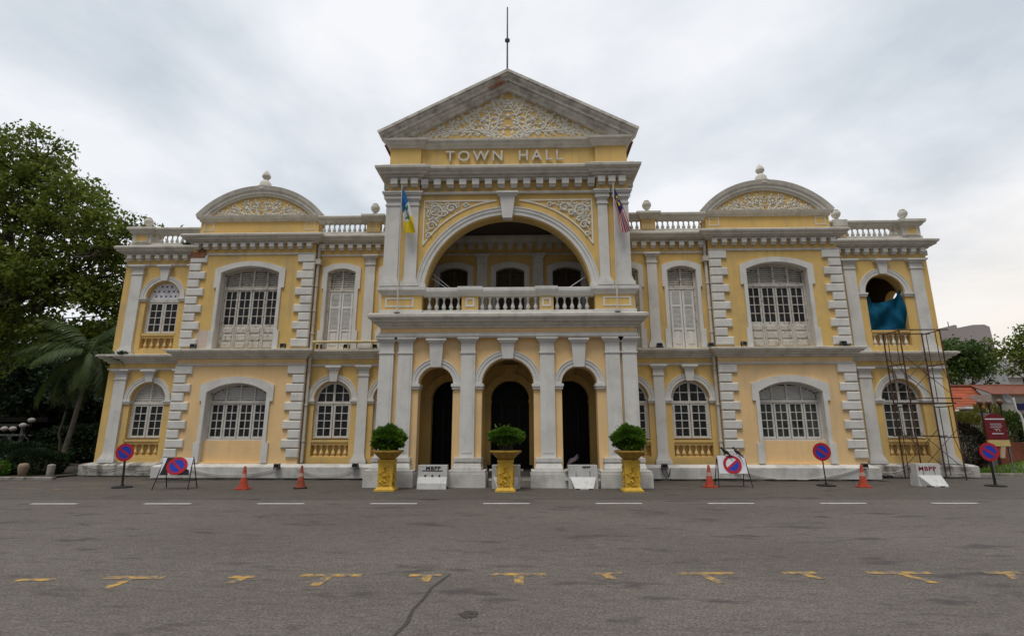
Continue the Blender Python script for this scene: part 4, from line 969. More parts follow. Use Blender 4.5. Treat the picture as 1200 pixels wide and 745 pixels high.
sheet('gutter_strip', [(-16.9, 3.2), (-12.9, 3.2), (-12.9, 3.62), (-16.9, 3.62)], .008, 'drain'); sheet('gutter_strip', [(12.9, 3.2), (17.6, 3.2), (17.6, 3.62), (12.9, 3.62)], .008, 'drain')
# left verge, right verge and paving
mb = MB(); rd = random.Random(4); x = -60
while x < -16.75:
    mb.cbox(x, x+.98, 1.93, 2.10, -.05, .10+rd.uniform(-.01, .01), .015); x += 1.
struct(mb.build('kerb', 'kerb'))
sheet('verge', [(-60, 2.1), (-16.7, 2.1), (-16.7, 40), (-60, 40)], .05, 'soil')
mb = MB(); x = 17.7
while x < 40: mb.cbox(x, x+.98, 4.55, 4.72, -.05, .10+rd.uniform(-.01, .01), .015); x += 1.
struct(mb.build('kerb', 'kerb'))
sheet('paving', [(17.0, 5.6), (60, 5.6), (60, 40), (17.0, 40)], .03, 'tan')
bank = lambda x, y: .04+(.52)*max(0, min(1, (x-19.0)/3.2))**1.3*max(0, min(1, (y-4.7)/1.4))
mb = MB(); nx, ny = 40, 8
for i in range(nx+1):
    for j in range(ny+1):
        x = 17.8+i*.35; y = 4.72+j*.26; mb.v.append((x, y, bank(x, y)))
for i in range(nx):
    for j in range(ny): a = i*(ny+1)+j; mb.f.append((a, a+ny+1, a+ny+2, a+1)); mb.m.append(0)
struct(mb.build('grass_bank', 'grass'))

# ---- leaves: many small faces
def leaf_obj(name, P, size, m, parent=None, seed=0, droop=0., aspect=.55, up=None):
    rg = np.random.default_rng(seed); n = len(P)
    d = rg.normal(size=(n, 3)); d[:, 2] -= droop
    if up is not None: d = d*.5+np.array(up)
    d /= np.linalg.norm(d, axis=1)[:, None]
    q = rg.normal(size=(n, 3)); w = np.cross(d, q); w /= np.linalg.norm(w, axis=1)[:, None]; nn = np.cross(d, w)
    s = (size*rg.uniform(.6, 1.35, n))[:, None]
    v = np.empty((n, 4, 3)); v[:, 0] = P; v[:, 1] = P+d*s*.5+w*s*aspect*.5+nn*s*.08; v[:, 2] = P+d*s; v[:, 3] = P+d*s*.5-w*s*aspect*.5+nn*s*.08
    me = bpy.data.meshes.new(name); me.vertices.add(n*4); me.vertices.foreach_set('co', v.reshape(-1)); me.loops.add(n*4); me.loops.foreach_set('vertex_index', np.arange(n*4, dtype=np.int32))
    me.polygons.add(n); me.polygons.foreach_set('loop_start', np.arange(0, n*4, 4, dtype=np.int32)); me.polygons.foreach_set('loop_total', np.full(n, 4, dtype=np.int32)); me.update(calc_edges=True)
    me.materials.append(M[m]); o = bpy.data.objects.new(name, me); COL.objects.link(o)
    if parent: o.parent = parent
    return o
def blob_points(blobs, dens, per, spread, seed, shell=.55, flat=.85):
    rg = np.random.default_rng(seed); out = []
    for x, y, z, r in blobs:
        k = max(3, int(dens*r**2.2)); d = rg.normal(size=(k, 3)); d /= np.linalg.norm(d, axis=1)[:, None]
        rad = r*(shell+(1-shell)*rg.random(k))*rg.uniform(.75, 1.1, k); c = np.array([x, y, z])+d*rad[:, None]*np.array([1, 1, flat])
        pts = c[:, None, :]+rg.normal(size=(k, per, 3))*spread*np.array([1, 1, .55]); out.append(pts.reshape(-1, 3))
    return np.concatenate(out)
def limb(mb, a, b, r0, r1, sag=.0, n=7, wob=.12, rg=random):
    a, b = Vector(a), Vector(b); P = []
    for i in range(n+1):
        t = i/n; p = a.lerp(b, t); p.z += sag*math.sin(PI*t)
        if 0 < i < n: p += Vector((rg.uniform(-1, 1), rg.uniform(-1, 1), rg.uniform(-.5, .5)))*wob*(b-a).length*.12
        P.append(p)
    mb.tube(P, [r0+(r1-r0)*i/n for i in range(n+1)], 8); return P
def tree(name, label, base, fork, blobs, tr, leafm, size, dens=26, per=26, spread=.30, seed=1, group=None, twigs=5, bark='trunk', shell=.55):
    t = thing(name, label, 'tree', base, 0, group); rg = random.Random(seed); B = Vector(base)
    L_ = lambda p: tuple(Vector(p)-B)
    mb = MB(); P = limb(mb, (0, 0, -.1), L_(fork), tr, tr*.68, 0, 8, .3, rg); mb.build('trunk', bark, t, True)
    mb = MB()
    for x, y, z, r in blobs:
        c = Vector((x, y, z)); f = Vector(fork); st = f.lerp(c, rg.uniform(0, .12)); Q = limb(mb, L_(st), L_(c), tr*.34*min(1.3, r/1.6+.3), .03, .25, 7, .8, rg)
        for _ in range(twigs):
            q = Q[rg.randint(3, 6)]; d = Vector((rg.gauss(0, 1), rg.gauss(0, 1), rg.gauss(.2, .8))).normalized()*r*rg.uniform(.7, 1.0)
            limb(mb, q, Vector(L_(c))+d, .035, .008, .05, 5, .7, rg)
    mb.build('branches', bark, t, True)
    leaf_obj('crown', blob_points([(x-B.x, y-B.y, z-B.z, r) for x, y, z, r in blobs], dens, per, spread, seed, shell), size, leafm, t, seed, .25)
    return t
LT = [(-28.3, 9, 16.7, 1.7), (-26.2, 9, 16.0, 1.6), (-24.2, 9, 14.6, 1.3), (-21.8, 8, 12.8, 1.3), (-19.9, 8, 11.9, .95), (-18.7, 8, 12.0, .45), (-27.2, 9, 14.0, 2.2), (-24.6, 9, 12.7, 2.0), (-22.2, 9, 11.3, 1.6), (-26.7, 9, 10.3, 2.3),
      (-24.0, 9, 9.6, 2.2), (-21.7, 9, 8.7, 1.6), (-26.7, 10, 7.1, 2.0), (-24.0, 10, 6.6, 1.8), (-31.5, 10, 15.4, 2.4), (-30.5, 10, 11.2, 2.7), (-21.1, 9, 10.4, 1.0), (-28.9, 10, 6.4, 2.2), (-22.0, 10, 6.6, 1.4), (-27.0, 9, 18.1, .7), (-25.4, 9, 17.4, .55), (-29.2, 9, 18.0, .8),
      (-22.9, 8.5, 14.3, .9), (-20.6, 8, 10.9, .7), (-20.8, 9.5, 8.6, 1.3), (-20.3, 9.5, 7.0, 1.3), (-20.0, 9, 9.6, .9), (-21.5, 10, 5.4, 1.2), (-33.5, 9, 13.5, 2.4)]
tree('broadleaf_tree', 'huge broadleaf tree towering over the left end of the hall', (-32.0, 11.5, .05), (-29.5, 10.6, 7.5), LT, .55, 'leaf_rain', .25, 16, 30, .30, 3, twigs=8, shell=.35)
bgt = [(-24.8, 15, 3.6, 3.2, 6), (-30, 17, 5.5, 3.6, 7), (-36, 18, 6.5, 4.2, 8), (-27.5, 21, 7, 4.0, 9), (-42, 20, 7, 4.5, 10), (-21.4, 13.5, 3.6, 2.2, 11)]
for i, (x, y, z, r, sd) in enumerate(bgt):
    rg = random.Random(sd); bl = [(x+rg.uniform(-.6, .6)*r, y+rg.uniform(-.5, .5)*r, z+rg.uniform(-.55, .6)*r, r*rg.uniform(.38, .55)) for _ in range(10)]+[(x+k*r*.6, y-.5, 1.1, r*.42) for k in (-1, 0, 1)]
    lab = ['dark round tree just behind the palm, far left of the hall', 'dark spreading tree behind the garden lamps', 'tall dark tree at the far left edge of the garden', 'dark tree rising behind the tree with the thin trunk', 'dark tree outside the left edge of the garden', 'low dark tree close against the side of the hall'][i]
    tree('garden_tree', lab, (x, y, .05), (x, y, z-r*.6), bl, .22, 'leaf_dark', .34, 14, 22, .42, sd, 'dark garden trees left of the hall', 3)
# young slim tree beside the palm
t = tree('slim_tree', 'young tree with a slim reddish trunk beside the palm', (-18.75, 5.0, .05), (-18.8, 5.1, 2.5), [(-18.9, 5.2, 3.5, .8), (-18.3, 5.4, 4.1, .7), (-19.4, 5.4, 4.2, .8), (-18.9, 5.6, 4.9, .7)], .055, 'leaf_dark', .2, 22, 22, .25, 14)
# palm
pl = thing('palm_tree', 'slender palm leaning beside the left corner of the hall', 'palm', (-17.95, 4.3, .05))
mb = MB(); TP = [(0, 0, -.1), (.10, 0, .8), (.24, 0, 1.8), (.36, 0, 2.9), (.42, .02, 3.9), (.44, .05, 4.85)]
mb.tube(TP, [.13, .10, .09, .085, .08, .09], 10); mb.build('trunk', 'palm_trunk', pl, True)
rg = random.Random(21)
fr = [(190, 22, 2.9), (165, -18, 2.8), (205, -25, 2.9), (180, 48, 2.8), (75, 74, 2.6), (195, 66, 2.6), (20, 66, 2.5), (140, 30, 2.4), (230, -35, 2.5), (20, 42, 2.3), (-15, -30, 2.3), (60, 60, 2.2), (110, 66, 2.2), (250, 10, 2.3), (300, -20, 2.2), (340, 18, 2.1), (270, -48, 2.0), (150, -50, 2.4), (215, 28, 2.5)]
for az, el, ln in fr:
    az, el = R(az), R(el); h = Vector((math.cos(az), math.sin(az), 0)); P = []; p = Vector(TP[-1])+Vector((0, 0, .05)); e = el
    for i in range(15): P.append(p.copy()); p = p+(h*math.cos(e)+Vector((0, 0, math.sin(e))))*ln/14; e -= R(5.2+rg.uniform(-1, 1))
    mb = MB(); mb.tube(P, [.025-.0015*i for i in range(15)], 5)
    for i in range(2, 14):
        for f in (0, .33, .66):
            q = P[i].lerp(P[min(i+1, 14)], f); d = (P[min(i+1, 14)]-P[i-1]).normalized(); sd_ = d.cross(Vector((0, 0, 1))).normalized()
            for k in (-1, 1):
                l_ = .62*math.sin(PI*(.12+.85*(i+f)/15))+.12; v = (sd_*k*.75+d*.5+Vector((0, 0, -.45-rg.uniform(0, .25)))).normalized()*l_; n_ = v.cross(d).normalized(); ww = d*.018+n_*.006
                m_ = q+v*.5+Vector((0, 0, .03)); e_ = q+v+Vector((0, 0, -.10*l_))
                mb.add([q-ww, q+ww, m_+ww*1.1, e_, m_-ww*1.1], [(0, 1, 2, 4), (4, 2, 3)])
    mb.build('frond', 'palm_leaf', pl, fix=False)
# hedges and bushes
def bush(name, label, boxes, m, size, n, seed, cat='shrub', stems=True):
    cx = sum(b[0]+b[1] for b in boxes)/2/len(boxes); cy = sum(b[2]+b[3] for b in boxes)/2/len(boxes)
    t = thing(name, label, cat, (cx, cy, .03)); rg = np.random.default_rng(seed); P = []
    for x0, x1, y0, y1, z1 in boxes:
        k = int(n*(x1-x0)*(y1-y0)*max(.5, z1)); u = rg.normal(size=(k, 3)); u /= np.linalg.norm(u, axis=1)[:, None]; u *= (.55+.45*rg.random(k)**.5)[:, None]
        u = np.sign(u)*np.abs(u)**.75
        q = np.stack([(x0+x1)/2+u[:, 0]*(x1-x0)/2, (y0+y1)/2+u[:, 1]*(y1-y0)/2, z1*.52+u[:, 2]*z1*.5], 1)
        q += .06*np.sin(q[:, [1, 2, 0]]*5.3+seed); P.append(q)
    P = np.concatenate(P)-np.array([cx, cy, .03]); leaf_obj('foliage', P, size, m, t, seed, -.3)
    mb = MB(); r2 = random.Random(seed)
    for x0, x1, y0, y1, z1 in boxes:
        for _ in range(int(6*(x1-x0))+2):
            x, y = r2.uniform(x0*.7+x1*.3, x0*.3+x1*.7)-cx, r2.uniform(y0*.7+y1*.3, y0*.3+y1*.7)-cy; mb.tube([(x, y, -.05), (x+r2.uniform(-.2, .2), y+r2.uniform(-.2, .2), z1*.8)], [.02, .008], 5)
    mb.build('stems', 'trunk', t)
    return t
bush('hedge', 'clipped dark hedge behind the stone bollards', [(-19.3, -17.5, 3.2, 4.4, .92), (-20.6, -19.0, 3.4, 4.6, .7)], 'leaf_dark', .11, 2600, 31, 'hedge')
bush('hedge', 'lighter green low bush at the far left kerb', [(-20.2, -18.75, 2.55, 3.4, .55)], 'leaf_bush', .10, 2400, 32, 'hedge')
bush('hedge', 'tall dark hedge under the garden lamps', [(-27, -21.6, 8.2, 9.6, 1.0), (-33, -26.6, 10.6, 11.8, 1.3), (-26, -19.5, 11, 12.5, 2.0)], 'leaf_dark', .18, 620, 33, 'hedge')
bush('shrub', 'dark shrub filling the corner between palm and hall', [(-18.0, -16.6, 6.2, 8, 2.4), (-20, -18, 8, 10, 2.6)], 'leaf_dark', .2, 420, 34)
bush('shrub', 'dark maroon bush between hall and information board', [(19.1, 20.6, 6.8, 8.2, 1.95)], 'leaf_maroon', .13, 900, 35)
bush('shrub', 'yellow green bush behind the maroon bush', [(20.6, 22.2, 8.6, 9.8, 2.5)], 'leaf_yellow', .15, 520, 36)
bush('shrub', 'leafy green bush above the brown red wall', [(22.9, 25.0, 9.0, 10.4, 2.5), (24.6, 27, 9.2, 10.6, 2.2)], 'leaf', .15, 560, 37)
bush('shrub', 'small yellow green shrub in front of the grey house', [(23.6, 26, 11.2, 12.3, 3.0)], 'leaf_yellow', .16, 330, 38)
rg = np.random.default_rng(5); k = 6000; gx = rg.uniform(18.2, 31.5, k); gy = rg.uniform(4.75, 6.75, k); gz = np.array([bank(a, b) for a, b in zip(gx, gy)])
struct(leaf_obj('grass', np.stack([gx, gy, gz], 1), .09, 'grass', None, 6, 0, .18, (0, 0, 1.2)), 'stuff')
tree('street_tree', 'dark dome shaped tree between hall and orange roofed house', (30.6, 20, 0), (30.7, 20, 3.6), [(31.3, 20, 6.9, 1.15), (30.2, 20, 7.0, 1.1), (32.3, 20.3, 7.3, .9), (30.2, 20, 5.8, 1.0), (31.6, 19.6, 5.9, .95), (32.6, 20, 6.4, .6), (31.0, 21, 7.6, .8), (29.3, 20.5, 7.2, 1.0), (29.4, 20, 5.8, .8), (32.4, 19.7, 5.1, .35), (33.2, 20, 6.9, .45)], .17, 'leaf', .21, 40, 24, .24, 41, twigs=3)
tree('street_tree', 'light green tree cut by the right edge of the picture', (33.4, 17, 0), (32.9, 17, 4.0), [(31.3, 17, 6.5, .7), (32.2, 17, 7.2, .7), (32.3, 17, 6.2, .7), (33.2, 17.3, 7.6, .9), (33.4, 17, 6.4, .9), (31.1, 17, 5.5, .4), (32.4, 17, 8.2, .35), (34.4, 17, 7.0, 1.1), (30.6, 17, 7.3, .18), (32.0, 16.8, 5.6, .45), (35.2, 17.4, 8.0, 1.0)], .14, 'leaf_light', .2, 40, 22, .2, 42, twigs=3)

# ---- buildings beyond
g = thing('tower_block', 'grey office block with a curved roofline beyond the trees', 'building', (62, 60, 0))
mb = MB(); mb.prism([(-14, 0), (7.8, 0), (7.0, 16.9), (6.3, 17.25), (4.6, 17.2), (2.3, 16.75), (2.25, 17.2), (1.9, 17.2), (-1, 16.5), (-4, 15.9), (-14, 15.4)], 0, 16); mb.build('wall', 'tower', g)
mb = MB(); mb.prism([(-1.5, 0), (5.4, 0), (5.0, 9.6), (-.4, 9.9)], -6, -.02); part(mb.build('annex', 'tower2', g), 'paler lower annex in front')
mb = MB(); mb.tube([(1.9, 1, 17.1), (1.9, 1, 17.9)], .06, 5); mb.build('mast', 'grey', g)
g = thing('office_block', 'beige flat roofed block at the right edge behind the trees', 'building', (64, 48, 0))
mb = MB(); mb.box(-4.6, 16, 0, 10, 8.2, 10.6); mb.box(-4.6, -2.8, .3, 10, 0, 8.2); mb.box(-2.8, 16, 2.2, 10, 0, 8.2); mb.build('wall', 'tower2', g)
mb = MB(); mb.box(-2.7, 16, 2.0, 2.19, 5.5, 8.19); mb.build('window_band', 'glass', g)
h = thing('tiled_house', 'low grey house with an orange tiled roof behind the bushes', 'house', (26.5, 13, 0))
mb = MB(); mb.box(-5.5, 0, .4, 6, 0, 2.85); mb.box(-.1, 9, .2, 6, 0, 3.72); mb.build('wall', 'housewall', h)
mb = MB(); n = 14
for i in range(n):                                           # courses of tiles, each lapping the one below
    t0, t1 = i/n, (i+1)/n; ya, yb = -.1+t0*3.3, -.1+t1*3.3+.04; za, zb = 2.85+t0*1.5, 2.85+t1*1.5
    xr = lambda t: -.12+1.75*t
    mb.add([(-6, ya, za+.05), (xr(t0), ya, za+.05), (xr(t1), yb, zb+.0), (-6, yb, zb+.0), (-6, ya, za-.02), (xr(t0), ya, za-.02), (xr(t1), yb, zb-.06), (-6, yb, zb-.06)],
           [(0, 1, 2, 3), (7, 6, 5, 4), (0, 4, 5, 1), (1, 5, 6, 2), (2, 6, 7, 3), (3, 7, 4, 0)])
mb.build('roof', 'redroof', h)
mb = MB(); mb.add([(-.1, -.05, 3.72), (9.2, -.05, 3.72), (9.2, 3.2, 4.45), (1.5, 3.2, 4.45), (-.1, -.05, 3.66), (9.2, -.05, 3.66), (9.2, 3.2, 4.38), (1.5, 3.2, 4.38)], [(0, 1, 2, 3), (7, 6, 5, 4), (0, 4, 5, 1), (1, 5, 6, 2), (2, 6, 7, 3), (3, 7, 4, 0)])
mb.tube([(-6, 3.25, 4.42), (9.2, 3.25, 4.46)], .1, 6); part(mb.build('roof', 'redwall', h), 'dark brown red lean-to roof and ridge')
mb = MB(); mb.box(1.25, 2.6, .14, .2, 2.85, 3.2); mb.build('window', 'flag_navy', h)
mb = MB(); mb.lathe(0, 0, [(.02, 0), (.14, .03), (.26, .09), (.27, .10), (.14, .045), (.02, .02)], 14); o = mb.build('satellite_dish', 'grey', h, True); o.location = (.45, -.15, 3.45); o.rotation_euler = (R(75), R(25), 0)
mb = MB(); mb.tube([(-5.8, -.15, 2.8), (-.3, -.15, 2.78)], .07, 6); mb.build('roof_gutter', 'pipe', h)
tag((lambda mb: (mb.box(22.2, 32, 8.4, 8.6, 0, 1.2), mb.build('garden_wall', 'redwall'))[1])(MB()), 'brown red garden wall under the leafy green bush', 'wall')
t = thing('utility_cabinet', 'grey utility cabinet with a white cap behind the lamps', 'cabinet', (22.3, 9.6, 0))
mb = MB(); mb.box(-.45, -.2, -.2, .2, 0, 2.75); mb.box(-.2, .75, -.2, .2, .0, 2.55); mb.build('body', 'grey', t); mb = MB(); mb.box(-.5, -.12, -.25, .25, 2.75, 2.87); mb.build('cap', 'signwhite', t)
f = thing('iron_fence', 'pale iron railing beside the maroon bush', 'fence', (20.6, 8.4, 0))
mb = MB()
for i in range(9): mb.box(i*.12, i*.12+.02, 0, .02, 0, 2.0)
mb.box(0, .98, .021, .04, 1.9, 1.94); mb.box(0, .98, .021, .04, .3, .34); mb.build('railing', 'steel', f)
# street lamps right: three brown globes
gl = None
for i, (x, z, lab) in enumerate(((21.39, 2.96, 'brown globe lamp nearest the orange roof, first of three'), (21.78, 2.96, 'brown globe lamp between the other two globe lamps'), (22.28, 3.0, 'brown globe lamp furthest from the hall, under the satellite dish'))):
    t = thing('globe_lamp', lab, 'lamp', (x, 8.0, 0), 0, 'brown globe lamps beside the hall')
    mb = MB(); mb.tube([(0, 0, 0), (0, 0, z-.12)], .035, 8); mb.lathe(0, 0, [(.04, z-.16), (.07, z-.14), (.07, z-.1)], 8); mb.build('pole', 'black', t)
    mb = MB(); mb.lathe(0, 0, [(.13*math.sin(a*PI/8)+.002, z-.13*math.cos(a*PI/8)) for a in range(9)], 14); mb.build('globe', 'globe_brown', t, True)
o = (lambda mb: (mb.tube([(23.15, 8, 0), (23.16, 8, 1.2), (23.15, 8, 2.2), (23.1, 8, 2.45), (22.95, 8.0, 2.65), (22.93, 8, 3.2)], .045, 8), mb.build('bent_pipe', 'signwhite', None, True))[1])(MB()); tag(o, 'white bent pipe standing by the right edge', 'pipe')
# information board
b = thing('information_board', 'maroon round topped information board with a cream foot', 'sign', (19.28, 5.0, .1))
mb = MB(); w = .40; pts = [(-w, 1.24), (w, 1.24), (w, 2.02)]+[(w*math.cos(a*PI/12), 2.02+.26*math.sin(a*PI/12)) for a in range(1, 12)]+[(-w, 2.02)]
mb.prism(pts, -.03, .03); pn = mb.build('panel', 'board', b)
mb = MB(); mb.box(-w+.02, w-.02, -.034, -.03, 2.03, 2.075); mb.box(-w+.2, w-.16, -.034, -.03, 1.47, 1.50)
for i, (a, c) in enumerate(((-.22, .22), (-.2, .25), (-.24, .2), (-.1, .12))): mb.box(a, c, -.0335, -.03, 1.86-.07*i, 1.875-.07*i)
mb.box(-.02, .01, -.034, -.03, 1.58, 1.62); mb.box(.1, .13, -.034, -.03, 1.58, 1.62)
mb.build('lettering', 'signwhite', pn)
mb = MB(); mb.box(-w-.01, w+.01, -.04, .04, 1.0, 1.24); mb.build('foot_panel', 'cream', b)
for x in (-.37, .37): mb = MB(); mb.tube([(x, .0, -.1), (x, 0, 1.0)], .022, 8); mb.build('leg', 'grey', b)
mb = MB(); mb.add([(-.02, -.03, .55), (.12, -.03, .55), (.22, -.03, 1.0), (.05, -.03, 1.0), (-.02, .03, .55), (.12, .03, .55), (.22, .03, 1.0), (.05, .03, 1.0)], [(0, 1, 2, 3), (7, 6, 5, 4), (0, 4, 5, 1), (1, 5, 6, 2), (2, 6, 7, 3), (3, 7, 4, 0)]); mb.build('brace', 'tan', b)
# left garden lamps
def garden_lamp(x, y, zs, label):
    t = thing('garden_lamp', label, 'lamp', (x, y, .05), 0, 'twin globe lamps in the dark garden')
    mb = MB(); mb.tube([(0, 0, 0), (0, 0, 1.3)], .04, 8); mb.tube([(-.28, 0, 1.2), (0, 0, 1.42), (.28, 0, 1.2)], .025, 6); mb.build('pole', 'black', t)
    for dx, z in zs:
        mb = MB(); mb.lathe(dx, 0, [(.16*math.sin(a*PI/8)+.002, z-.13*math.cos(a*PI/8)) for a in range(9)], 14); mb.build('globe', 'globe', t, True)
        mb = MB(); mb.tube([(0, 0, 1.25), (dx, 0, z-.12)], .02, 6); mb.build('arm', 'black', t)
garden_lamp(-25.15, 10, ((-.16, 1.94), (.24, 2.2)), 'globe lamp with one globe raised, in the dark left garden')
garden_lamp(-26.05, 10, ((-.21, 1.77), (.24, 1.77)), 'globe lamp with two level globes, at the left picture edge')
g = thing('garden_pavilion', 'pale posts and beams of a low pavilion in the dark garden', 'pavilion', (-29.5, 14, .05))
mb = MB(); 
mb.box(-3.5, 1.0, 0, .15, 1.4, 1.5); mb.box(-.5, -.35, .02, .13, .1, 1.4); mb.box(-3, -2.85, .02, .13, .1, 1.4); mb.box(-3.5, .4, .3, .45, 1.95, 2.1); mb.box(-.1, .05, .3, .44, .1, 1.95); mb.build('frame', 'housewall', g)
mb = MB(); mb.box(-6, 2, -.3, 4, 2.2, 2.45); mb.build('roof', 'dark', g); mb = MB(); mb.box(-6, 2, 3.5, 3.7, 0, 2.2); mb.build('rear_wall', 'dark', g)
tag((lambda mb: (mb.box(-28.6, -27.3, 14.4, 14.6, 0, 1.3), mb.build('garden_wall', 'cream'))[1])(MB()), 'pale garden wall glimpsed under the dark trees', 'wall')
# bollards
BL = [(-18.0, 2.85, 'granite', 'brown barrel shaped stone bollard on the left kerb', [(.10, 0), (.12, .03), (.15, .2), (.17, .34), (.155, .42), (.11, .46), (.02, .47)]),
      (-19.05, 2.85, 'granite', 'brown stone bollard cut by the left picture edge', None),
      (-16.95, 2.85, 'pale_granite', 'slimmer pale stone bollard next to the hall plinth', [(.11, 0), (.12, .03), (.115, .2), (.125, .36), (.12, .40), (.07, .43), (.01, .44)])]
for x, y, m, lab, pr in BL:
    pr = pr or BL[0][4]; mb = MB(); mb.lathe(0, 0, pr, 14); o = mb.build('bollard', m, None, True); o.location = (x, y, .05); tag(o, lab, 'bollard', 'stone bollards along the left kerb')

# ================================================================== OBJECTS IN FRONT OF THE HALL
# ---- planters
def planter():
    t = thing('planter', '', 'planter', (0, 0, 0), 0, 'yellow pedestal planters in front of the portico')
    mb = MB(); q = lambda w, z: [(-w, -w, z), (w, -w, z), (w, w, z), (-w, w, z)]
    def frus(w0, z0, w1, z1): mb.add(q(w0, z0)+q(w1, z1), [(0, 1, 5, 4), (1, 2, 6, 5), (2, 3, 7, 6), (3, 0, 4, 7), (4, 5, 6, 7), (3, 2, 1, 0)])
    frus(.285, 0, .285, .05); frus(.255, .05, .225, .11); frus(.205, .11, .215, .80); frus(.225, .80, .235, .86)
    for k in range(4):                                       # moulded ornament on each face
        mb2 = MB(); y = -.213
        vine(mb2, [(0, .16), (.10, .24), (.06, .36), (.12, .48), (.03, .58)], y, .012, .05, .07, .04, rnd=random.Random(3)); vine(mb2, [(0, .16), (-.10, .24), (-.06, .36), (-.12, .48), (-.03, .58)], y, .012, .05, .07, .04, rnd=random.Random(3))
        flower(mb2, 0, .42, .07, y); flower(mb2, 0, .66, .06, y); leaf(mb2, 0, .2, PI/2, .16, .1, y, .03)
        ca, sa = [(1, 0), (0, 1), (-1, 0), (0, -1)][k]; mb.add([(ca*x-sa*yy, sa*x+ca*yy, z) for x, yy, z in mb2.v], mb2.f)
    mb.build('pedestal', 'gold', t)
    mb = MB(); mb.lathe(0, 0, [(.20, .86), (.25, .90), (.40, 1.04), (.455, 1.07), (.46, 1.11), (.43, 1.12), (.38, 1.06), (.02, 1.05)], 28); mb.build('bowl', 'gold_old', t, True)
    mb = MB(); mb.lathe(0, 0, [(.40, 1.055), (.39, 1.07), (.01, 1.075)], 20); mb.build('soil', 'soil', t)
    return t
pl0 = planter()
for i, (x, y, lab) in enumerate(((-3.43, -1.1, 'yellow pedestal planter on the side of the blue and yellow flag'), (.0, -1.2, 'yellow pedestal planter before the middle arch'), (3.58, -1.1, 'yellow pedestal planter on the side of the striped flag'))):
    if i == 0: pl0.location = (x, y, 0); pl0['label'] = lab
    else: dup(pl0, (x, y, 0), lab)
def potshrub(x, y, seed, lab, kind):
    t = thing('potted_shrub', lab, 'shrub', (x, y, 1.06), 0, 'clipped shrubs in the yellow planters'); rg = np.random.default_rng(seed); k = 7500
    u = rg.normal(size=(k, 3)); u /= np.linalg.norm(u, axis=1)[:, None]; u *= (.30+.70*rg.random(k)**.45)[:, None]*(1+.13*np.sin(u[:, [0]]*7+seed)+.11*np.sin(u[:, [2]]*9+u[:, [1]]*6))
    if kind: c, s_ = .46, (.41, .40, .18)
    else: c, s_ = .38, (.40, .39, .33)
    P = np.array([0, 0, c])+u*np.array(s_); P = np.concatenate([P, np.array([0, 0, c])+rg.normal(size=(160, 3))*np.array([.18, .18, .13])]); leaf_obj('foliage', P, .09, 'leaf_bush', t, seed, -.4, .5)
    mb = MB(); r2 = random.Random(seed)
    for _ in range(22 if kind else 12): a = r2.uniform(0, 6.28); r_ = r2.uniform(.05, .3); mb.tube([(math.cos(a)*r_*.7, math.sin(a)*r_*.7, 0), (math.cos(a)*r_*1.1, math.sin(a)*r_*1.1, .4)], .009, 5)
    mb.build('stems', 'trunk', t)
potshrub(-3.43, -1.1, 51, 'ball clipped shrub in the planter below the blue and yellow flag', 0)
potshrub(.02, -1.2, 52, 'loose flat topped shrub with bare stems before the middle arch', 1)
potshrub(3.55, -1.1, 53, 'ball clipped shrub in the planter below the striped flag', 0)

# ---- traffic cones
def cone(body, base, band):
    t = thing('traffic_cone', '', 'cone', (0, 0, 0), 0, 'traffic cones in front of the hall')
    mb = MB(); mb.lathe(0, 0, [(.155, .03), (.15, .05), (.095, .22), (.035, .62), (.028, .65), (.02, .655), (.015, .60)], 20); mb.build('body', body, t, True)
    mb = MB(); mb.lathe(0, 0, [(.078, .33), (.081, .33), (.062, .44), (.059, .44)], 20); mb.build('band', band, t, True)
    mb = MB(); mb.prism_z([(-.19, -.16), (-.16, -.19), (.16, -.19), (.19, -.16), (.19, .16), (.16, .19), (-.16, .19), (-.19, .16)], 0, .032); mb.build('base', base, t)
    return t
c0 = cone('cone', 'cone', 'cone_band'); c0.location = (-7.69, -.93, .004); c0['label'] = 'bright orange traffic cone with a pale worn band'
c1 = cone('cone_old', 'rubber', 'cone_band'); c1.location = (-6.12, -.64, .004); c1['label'] = 'dirty dark red traffic cone on a black base'; c1.rotation_euler = (0, 0, .4)
dup(c0, (6.15, 0, .004), 'orange traffic cone beside the sign with two birds', .3); dup(c0, (10.82, .14, .004), 'orange traffic cone close to the scaffolded wing', -.2)

# ---- no parking signs on poles
def disc(mb, r, y, slash=45, half=False):
    mb.arc(0, 0, [(r*.70, y), (r, y), (r, y-.012), (r*.70, y-.012)], 0, 2*PI, 40, 0)
    if not half: mb.arc(0, 0, [(.001, y), (r*.70, y), (r*.70, y-.010), (.001, y-.010)], 0, 2*PI, 40, 1)
    else:
        a = R(slash); mb.arc(0, 0, [(.001, y), (r*.70, y), (r*.70, y-.010), (.001, y-.010)], a, a+PI, 24, 2); mb.arc(0, 0, [(.001, y), (r*.70, y), (r*.70, y-.010), (.001, y-.010)], a+PI, a+2*PI, 24, 1)
    a = R(slash); ca, sa = math.cos(a), math.sin(a); l_, w = r*.72, r*.12
    mb.add([(ca*u*l_-sa*v*w, yy, sa*u*l_+ca*v*w) for yy in (y-.013, y-.004) for u, v in ((-1, -1), (1, -1), (1, 1), (-1, 1))], [(0, 1, 2, 3), (7, 6, 5, 4), (0, 4, 5, 1), (1, 5, 6, 2), (2, 6, 7, 3), (3, 7, 4, 0)], 0)
